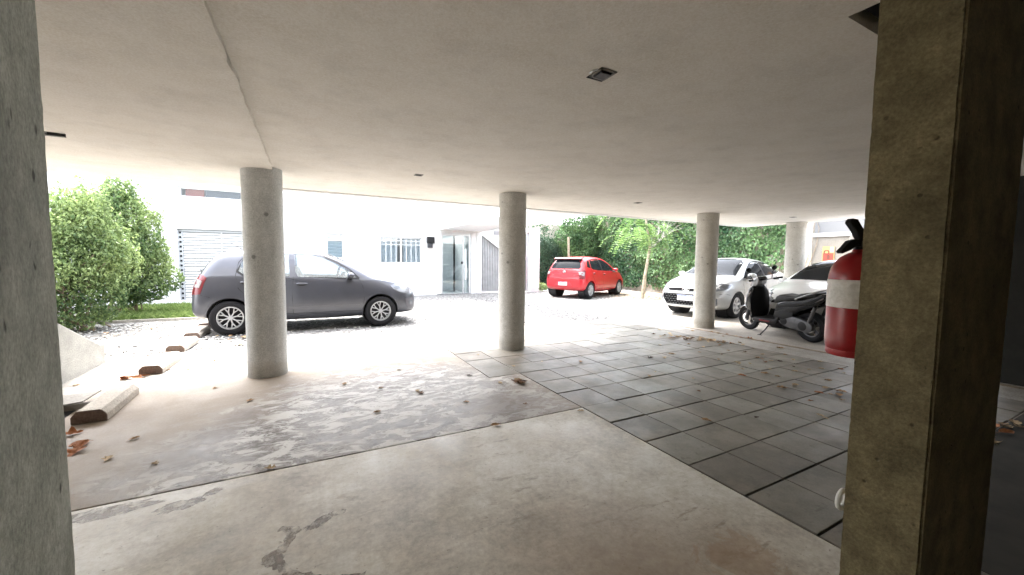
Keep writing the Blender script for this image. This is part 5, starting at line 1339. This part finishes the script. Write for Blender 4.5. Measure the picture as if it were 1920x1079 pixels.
    if plate_txt: plate(root, 'number_plate', -1.825, .525, -1, plate_txt, .36, .12)

# ---- grey hatchback, nose to the right
PM_grey = paint('graphite metallic paint', (0.066, 0.069, 0.083), 0.4, 0.33, 0.45)
flat('pale recess', (0.05, 0.05, 0.055), 0.6)
c1, tr1, base1 = make_car('graphite grey hatchback parked sideways behind the cool grey column', 'cars parked in the yard', HATCH, XS_H, PM_grey, (0.01, 8.86, 0), 0.0, 1.23, -1.23, .298, hollow=True)
hatch_details(c1, tr1, PM_grey, spoiler=False)
def seat(root, x, y):
    bm = B(); box(bm, x - .22, x + .26, y - .23, y + .23, .52, .66, .05)
    prism(bm, [(x - .20, .62), (x - .38, 1.14), (x - .27, 1.17), (x - .06, .66)], y - .22, y + .22, 'Y', .04)
    prism(bm, [(x - .40, 1.18), (x - .41, 1.33), (x - .33, 1.34), (x - .30, 1.19)], y - .12, y + .12, 'Y', .03)
    obj('seat', bm, M_seat, root, True)
fr_ = [(.84, .945), (-.20, .972), (-.33, .976), (-1.02, 1.018), (-1.12, 1.09), (-1.07, 1.27), (-.97, 1.395), (-.80, 1.425), (-.25, 1.428), (.03, 1.422), (.24, 1.362), (.47, 1.248), (.68, 1.112), (.84, .945)]
fd_ = []
for a_, b_ in zip(fr_, fr_[1:]): fd_ += [tuple(Vector(a_).lerp(Vector(b_), k / 5)) for k in range(5)]
for s_ in (1, -1):
    obj('window_frame', patch(tr1, line_poly(fd_ + [fr_[-1]], .034), 'side', s_, .002, .003, 1.0), M_trim, c1)
    obj('door_pillar', patch(tr1, [(-.20, .985), (-.335, .99), (-.345, 1.41), (-.255, 1.405), (-.245, 1.08)], 'side', s_, .002, .003, .08), PM_grey, c1)
for x, y in ((.05, .36), (.05, -.36), (-.85, .32), (-.85, -.32)): seat(c1, x, y)
bm = B(); tube(bm, [(.52 + .05 * math.sin(a) , .36 + .18 * math.cos(a), .99 + .17 * math.sin(a)) for a in [2 * PI * k / 24 for k in range(25)]], .014, 8, cap=False)
tube(bm, [(.52, .20, .99), (.54, .36, .97), (.52, .52, .99)], .02, 6); tube(bm, [(.54, .36, .97), (.75, .36, .90)], .03, 8); obj('steering_wheel', bm, M_trim, c1, True)
bm = B(); prism(bm, [(.62, .60), (.62, .93), (.74, .985), (.98, .96), (.98, .60)], -.69, .69, 'Y', .03); obj('dashboard', bm, M_inner, c1, True)
# ---- red hatchback, tail toward the camera
PM_red = paint('bright red paint', (0.36, 0.006, 0.014), 0.0, 0.35, 0.5)
bpy.data.materials['pale recess'].name = 'plate recess dark'; flat('pale recess', (0.30, 0.02, 0.03), 0.5)
c2, tr2, base2 = make_car('bright red hatchback seen from behind near the young tree', 'cars parked in the yard', HATCH, XS_H, PM_red, (9.68, 12.24, 0), R(24), 1.23, -1.23, .298, rim_style='v', rim_mats=[M_steelrim, M_rimdark])
hatch_details(c2, tr2, PM_red, plate_txt='AA 417 MT')
# ---- white sedan behind the beige column
PM_silver = paint('silver paint', (0.43, 0.44, 0.44), 0.25, 0.35)
PM_white = paint('white paint', (0.74, 0.75, 0.76), 0.0, 0.3)
c3, tr3, base3 = make_car('silver white sedan with a dark mesh grille facing the camera behind the beige column', 'cars parked in the yard', SEDAN, XS_S, PM_silver, (10.15, 6.72, 0), R(180 + 9), 1.28, -1.25, .305, rim_style='six', rim_mats=[M_steelrim, M_rimdark], kind='sedan')
def sedan_details(root, tree, pm, txt):
    seams(root, tree, [[(.92, .95), (1.0, .80), (1.0, .55), (.95, .33)], [(-.255, 1.0), (-.28, .6), (-.27, .33)], [(.95, .33), (-.27, .33), (-.82, .34)], [(-.82, .34), (-.92, .55), (-1.12, .80), (-1.2, 1.05)], [(1.66, .58), (1.8, .60), (1.95, .60)]])
    handles(root, tree, [(-.12, .90), (-1.02, .94)], pm); mirrors(root, .74, .97, .80, pm)
    side_both(root, tree, 'sill_trim', [(.92, .20), (.92, .28), (-.90, .29), (-.90, .21)], M_trim, .008, .01)
    obj('windscreen', patch(tree, [(1.08, -.66), (1.12, -.3), (1.13, 0), (1.12, .3), (1.08, .66), (.26, .52), (.19, 0), (.26, -.52)], 'top', 1, .003, .005, .08), M_glass_dark, root, True)
    bm = B(); tube(bm, [(1.12, .35, 1.028), (1.0, .05, 1.075), (.94, -.25, 1.095)], .009, 6); tube(bm, [(1.12, -.15, 1.035), (1.02, -.4, 1.06), (.98, -.6, 1.06)], .009, 6); obj('wiper', bm, M_trim, root)
    for s in (1, -1):
        hl = obj('headlight', patch(tree, [(1.52, .80), (1.72, .84), (1.92, .775), (2.04, .70), (2.02, .66), (1.80, .69), (1.62, .74)], 'side', s, .005, .008, .05), M_head, root, True)
        obj('lamp_well', patch(tree, [(1.60, .795), (1.74, .815), (1.86, .77), (1.78, .72), (1.66, .75)], 'side', s, .008, .006, .05), bpy.data.materials['dark lamp well'], hl, True)
        obj('headlight_front', patch(tree, [(s * .42, .685), (s * .66, .735), (s * .71, .69), (s * .58, .645), (s * .43, .64)], 'end', 1, .005, .008, .05), M_head, hl, True)
        obj('bumper_vent', patch(tree, [(s * .62, .50), (s * .70, .52), (s * .70, .34), (s * .64, .32)], 'end', 1, .004, .006, .05), M_head, root, True)
        obj('tail_light', patch(tree, [(-1.85, .98), (-2.0, .82), (-2.18, .82), (-2.12, .97)], 'side', s, .005, .008, .05), M_tail, root, True)
    obj('upper_grille', patch(tree, [(-.56, .635), (.56, .635), (.53, .695), (.3, .712), (-.3, .712), (-.53, .695)], 'end', 1, .006, .008, .05), M_grille, root, True)
    gr = obj('mesh_grille', patch(tree, [(-.63, .56), (.63, .56), (.60, .42), (.50, .30), (-.50, .30), (-.60, .42)], 'end', 1, .006, .008, .05), M_grille, root, True)
    bm = B()
    for r_ in range(5):
        z = .325 + r_ * .052
        for k in range(-7, 8):
            y = k * .078 + (.039 if r_ % 2 else 0)
            if abs(y) > .50 + (.07 if z > .38 else 0): continue
            patch(tree, [(y - .026, z), (y - .016, z - .0045), (y + .016, z - .0045), (y + .026, z), (y + .016, z + .0045), (y - .016, z + .0045)], 'end', 1, .011, .006, .2, bm)
    obj('grille_mesh', bm, flat('grey grille mesh', (0.16, 0.165, 0.17), 0.4, 0.3), gr)
    bm = B(); patch(tree, line_poly([(-.70, .50), (-.66, .575), (0, .59), (.66, .575), (.70, .50)], .03), 'end', 1, .012, .012, .1, bm); obj('grille_surround', bm, pm, root)
    bm = B(); patch(tree, line_poly([(-.62, .285), (-.3, .265), (0, .262), (.3, .265), (.62, .285)], .028), 'end', 1, .016, .016, .1, bm); obj('bumper_lip', bm, pm, root)
    # oval emblem with a slanted H
    bm = B()
    x0 = 2.128
    e_ = ell(0, .675, .085, .042, 24)
    tube(bm, [(x0, a, b) for a, b in e_ + e_[:1]], .008, 6, cap=False)
    for s in (-1, 1): tube(bm, [(x0, .032 * s - .012, .643), (x0, .032 * s + .012, .707)], .007, 5)
    tube(bm, [(x0, -.03, .668), (x0, .03, .682)], .007, 5)
    obj('emblem', bm, M_chrome, root, True)
    plate(root, 'number_plate', 2.145, .475, 1, txt)
sedan_details(c3, tr3, PM_silver, 'AF 805 EZ')
# ---- white hatchback mostly hidden behind the extinguisher
c4, tr4, base4 = make_car('white hatchback half hidden by the scooter and the fire extinguisher', 'cars parked in the yard', HATCH, XS_H, PM_white, (9.92, 3.95, 0), R(180), 1.23, -1.23, .298, rim_style='six', rim_mats=[M_steelrim, M_rimdark])
bpy.data.materials['pale recess'].name = 'plate recess red'; flat('pale recess', (0.5, 0.5, 0.5), 0.5)
hatch_details(c4, tr4, PM_white)
c4.scale = (1, 1, 0.95)
# ------------------------------------------------------------------ scooter
sc = thing('motor_scooter', 'black motor scooter with silver trim leaning on its side stand', 'scooter', (7.67, 4.04, 0), R(76.5))
sc.rotation_euler = (R(-5), 0, R(76.5))
M_sb = flat('gloss black panel', (0.008, 0.008, 0.009), 0.22, spec=0.35)
M_ss = flat('silver grey panel', (0.42, 0.43, 0.45), 0.25, 0.4, coat=0.5)
M_vinyl = flat('black vinyl seat', (0.016, 0.016, 0.017), 0.55, bmp=.2, bscale=90)
M_eng = flat('grey cast engine case', (0.11, 0.11, 0.115), 0.5, 0.5, var=.2, vscale=20)
def mc_wheel(x, r_, w_):
    bm = B(); h_ = w_ / 2; ri = r_ * .64
    lathe(bm, [(ri, -h_ * .7), (r_ * .8, -h_), (r_ * .93, -h_ * .8), (r_, -h_ * .25), (r_, h_ * .25), (r_ * .93, h_ * .8), (r_ * .8, h_), (ri, h_ * .7)], 36, 'Y', close=True)
    wh = obj('wheel', bm, M_rubber, sc, True, (x, 0, r_))
    bm = B(); lathe(bm, [(ri, -h_ * .6), (ri, h_ * .6), (ri - .015, h_ * .5), (ri - .015, -h_ * .5)], 32, 'Y', close=True)
    for k in range(5):
        a = k * 2 * PI / 5 + .3; prism(bm, [(math.cos(a + q) * rr_, math.sin(a + q) * rr_) for rr_, q in ((.03, -.6), (ri - .01, -.14), (ri - .01, .14), (.03, .6))], -.018, .018, 'Y', .003)
    lathe(bm, [(0, -.05), (.036, -.05), (.036, .05), (0, .05)], 18, 'Y'); obj('rim', bm, M_eng, wh, True)
    bm = B(); lathe(bm, [(.055, .052), (.095, .052), (.095, .057), (.055, .057)], 28, 'Y', close=True); obj('brake_disc', bm, M_chrome, wh, True)
mc_wheel(.655, .245, .095); mc_wheel(-.62, .262, .125)
bm = B()
for s in (1, -1): tube(bm, [(.655, s * .075, .238), (.56, s * .075, .52), (.49, s * .055, .66)], [.02, .024, .024], 10)
tube(bm, [(.52, 0, .62), (.40, 0, .98)], .028, 10); obj('fork', bm, M_eng, sc, True)
bm = B()
for i in range(13):
    a0 = R(28 + i * 10.5); a1 = R(28 + (i + 1) * 10.5)
    for s0, s1, z0, z1 in ((-.065, -.03, -.012, .006), (-.03, .03, .006, .006), (.03, .065, .006, -.012)):
        vs = [bm.verts.new((.655 + math.cos(a) * (.262 + zz), y, .238 + math.sin(a) * (.262 + zz))) for a, y, zz in ((a0, s0, z0), (a0, s1, z1), (a1, s1, z1), (a1, s0, z0))]
        bm.faces.new(vs)
bmesh.ops.remove_doubles(bm, verts=bm.verts, dist=1e-4); bmesh.ops.solidify(bm, geom=list(bm.faces), thickness=.006)
obj('front_fender', bm, M_ss, sc, True)
bm = B(); prism(bm, [(.60, .50), (.56, .44), (.47, .40), (.40, .36), (.36, .42), (.40, .62), (.38, .86), (.42, .92), (.50, .86), (.57, .70)], -.15, .15, 'Y', .045, seg=3); obj('front_apron', bm, M_sb, sc, True)
for s in (1, -1):
    bm = B(); prism(bm, [(.565, .70), (.60, .54), (.57, .455), (.545, .46), (.565, .54), (.53, .70), (.46, .84), (.49, .85)], s * .145 - .012, s * .145 + .012, 'Y', .006); obj('apron_trim', bm, M_ss, sc, True)
bm = B()
sh = [(.36, .28, .17), (.345, .36, .205), (.345, .50, .225), (.34, .64, .225), (.33, .78, .195), (.345, .88, .13)]
rows = [[bm.verts.new((x - .035 * (1 - abs(q)) + .05 * abs(q) ** 2, q * hw, z)) for q in (-1, -.8, -.4, 0, .4, .8, 1)] for x, z, hw in sh]
for a_, b_ in zip(rows, rows[1:]):
    for k in range(6): bm.faces.new((a_[k], a_[k + 1], b_[k + 1], b_[k]))
bmesh.ops.solidify(bm, geom=list(bm.faces), thickness=.03); obj('leg_shield', bm, M_trim, sc, True)
bm = B(); prism(bm, [(.40, .24), (.40, .31), (.30, .325), (-.06, .325), (-.12, .38), (-.16, .36), (-.10, .25), (.2, .22)], -.19, .19, 'Y', .02); obj('floorboard', bm, M_trim, sc, True)
bm = B(); box(bm, .02, .24, .188, .194, .262, .292, .002); obj('side_reflector', bm, M_tail, sc)
bm = B(); prism(bm, [(-.04, .30), (-.03, .46), (-.10, .64), (-.30, .70), (-.60, .74), (-.92, .86), (-1.0, .84), (-.94, .74), (-.78, .62), (-.52, .52), (-.36, .40), (-.20, .28)], -.165, .165, 'Y', .045, seg=3); obj('body_shell', bm, M_sb, sc, True)
for s in (1, -1):
    bm = B(); prism(bm, [(-.12, .565), (-.14, .61), (-.42, .655), (-.70, .72), (-.95, .835), (-.97, .82), (-.76, .685), (-.46, .60)], s * .165 - .012, s * .165 + .012, 'Y', .006); obj('side_trim', bm, M_trim, sc, True)
    bm = B(); prism(bm, [(-.05, .36), (-.06, .47), (-.22, .52), (-.44, .50), (-.40, .42), (-.24, .36)], s * .16 - .014, s * .16 + .014, 'Y', .01); obj('side_panel', bm, M_trim, sc, True)
bm = B(); prism(bm, [(-.02, .63), (-.07, .745), (-.16, .79), (-.34, .775), (-.44, .79), (-.52, .83), (-.78, .865), (-.84, .845), (-.80, .79), (-.50, .73), (-.10, .635)], -.145, .145, 'Y', .04, seg=3); obj('seat', bm, M_vinyl, sc, True)
bm = B(); tube(bm, smooth_poly([(-.46, .165, .735), (-.62, .175, .80), (-.86, .165, .895), (-1.03, .10, .94), (-1.03, -.10, .94), (-.86, -.165, .895), (-.62, -.175, .80), (-.46, -.165, .735)], 4, False), .014, 8); obj('grab_rail', bm, M_ss, sc, True)
bm = B(); prism(bm, [(-.90, .79), (-.93, .845), (-1.03, .855), (-1.00, .80), (-.94, .765)], -.09, .09, 'Y', .012)
tl_ = obj('tail_light', bm, M_tail, sc, True)
for s in (1, -1):
    bm = B(); prism(bm, [(-.78, .70), (-.84, .76), (-.95, .815), (-.93, .77)], s * .15 - .02, s * .15 + .02, 'Y', .008); obj('turn_lens', bm, M_tailw, tl_, True)
bm = B(); prism(bm, [(-.84, .68), (-.90, .72), (-1.02, .62), (-1.06, .46), (-1.02, .44), (-.97, .58)], -.085, .085, 'Y', .012); mgd = obj('rear_mudguard', bm, M_trim, sc, True)
bm = B(); prism(bm, [(-1.045, .64), (-1.052, .64), (-1.085, .50), (-1.078, .50)], -.09, .09, 'Y'); obj('number_plate', bm, M_plate, mgd)
bm = B(); prism(bm, smooth_poly([(-.14, .30), (-.16, .40), (-.34, .43), (-.56, .40), (-.72, .34), (-.74, .24), (-.66, .19), (-.50, .20), (-.30, .22)], 3), .07, .165, 'Y', .02); obj('engine_case', bm, M_eng, sc, True)
bm = B(); lathe(bm, [(0, .168), (.06, .168), (.075, .160), (.075, .15)], 24, 'Y', (-.24, 0, .325)); lathe(bm, [(0, .168), (.07, .168), (.085, .160), (.085, .15)], 24, 'Y', (-.58, 0, .285)); obj('engine_cover', bm, M_trim, sc, True)
bm = B(); tube(bm, [(-.30, -.10, .24), (-.45, -.17, .26), (-.55, -.18, .30), (-.98, -.19, .42)], [.02, .03, .055, .05], 14); obj('exhaust', bm, M_trim, sc, True)
bm = B()
for s in (1, -1): tube(bm, [(-.62, s * .13, .26), (-.78, s * .13, .62)], [.022, .028], 10)
obj('shock_absorber', bm, M_eng, sc, True)
bm = B(); tube(bm, [(.02, .15, .26), (.06, .24, .13), (.10, .33, 0.03)], [.013, .012, .011], 8); tube(bm, [(.06, .33, .028), (.14, .33, .028)], .012, 6); obj('side_stand', bm, M_trim, sc, True)
bm = B(); tube(bm, smooth_poly([(.27, .34, 1.03), (.34, .22, 1.02), (.40, .06, .99), (.40, -.06, .99), (.34, -.22, 1.02), (.27, -.34, 1.03)], 4, False), .012, 8)
hb = obj('handlebar', bm, M_chrome, sc, True)
for s in (1, -1):
    bm = B(); tube(bm, [(.315, s * .245, 1.022), (.245, s * .38, 1.033)], .019, 10); obj('grip', bm, M_rubber, hb, True)
    bm = B(); tube(bm, [(.37, s * .22, 1.02), (.355, s * .30, 1.0), (.31, s * .37, .99)], .007, 6); obj('brake_lever', bm, M_chrome, hb, True)
    bm = B(); tube(bm, [(.33, s * .22, 1.03), (.36, s * .27, 1.14), (.35, s * .29, 1.19)], .007, 6)
    t = bmesh.ops.create_uvsphere(bm, u_segments=14, v_segments=10, radius=1)
    for v in t['verts']: v.co = Vector((v.co.x * .022 + .345, v.co.y * .062 + s * .30, v.co.z * .042 + 1.225))
    obj('mirror', bm, M_trim, hb, True)
bm = B(); prism(bm, [(.33, .94), (.31, 1.01), (.35, 1.055), (.42, 1.045), (.48, .97), (.505, .90), (.46, .87), (.39, .89)], -.105, .105, 'Y', .04, seg=3); hd = obj('headset_cover', bm, M_ss, sc, True)
bm = B(); prism(bm, [(.485, .985), (.525, .90), (.50, .885), (.45, .97)], -.10, .10, 'Y', .015); obj('headlight', bm, M_tailw, hd, True)
bm = B(); prism(bm, [(.285, 1.015), (.325, 1.078), (.37, 1.078), (.33, 1.0)], -.085, .085, 'Y', .01); obj('dash_panel', bm, M_sb, hd, True)
for s in (1, -1):
    bm = B(); prism(bm, [(.46, .80), (.53, .70), (.545, .66), (.50, .70), (.44, .78)], s * .125 - .02, s * .125 + .03, 'Y', .008); obj('front_indicator', bm, M_tailw, sc, True)
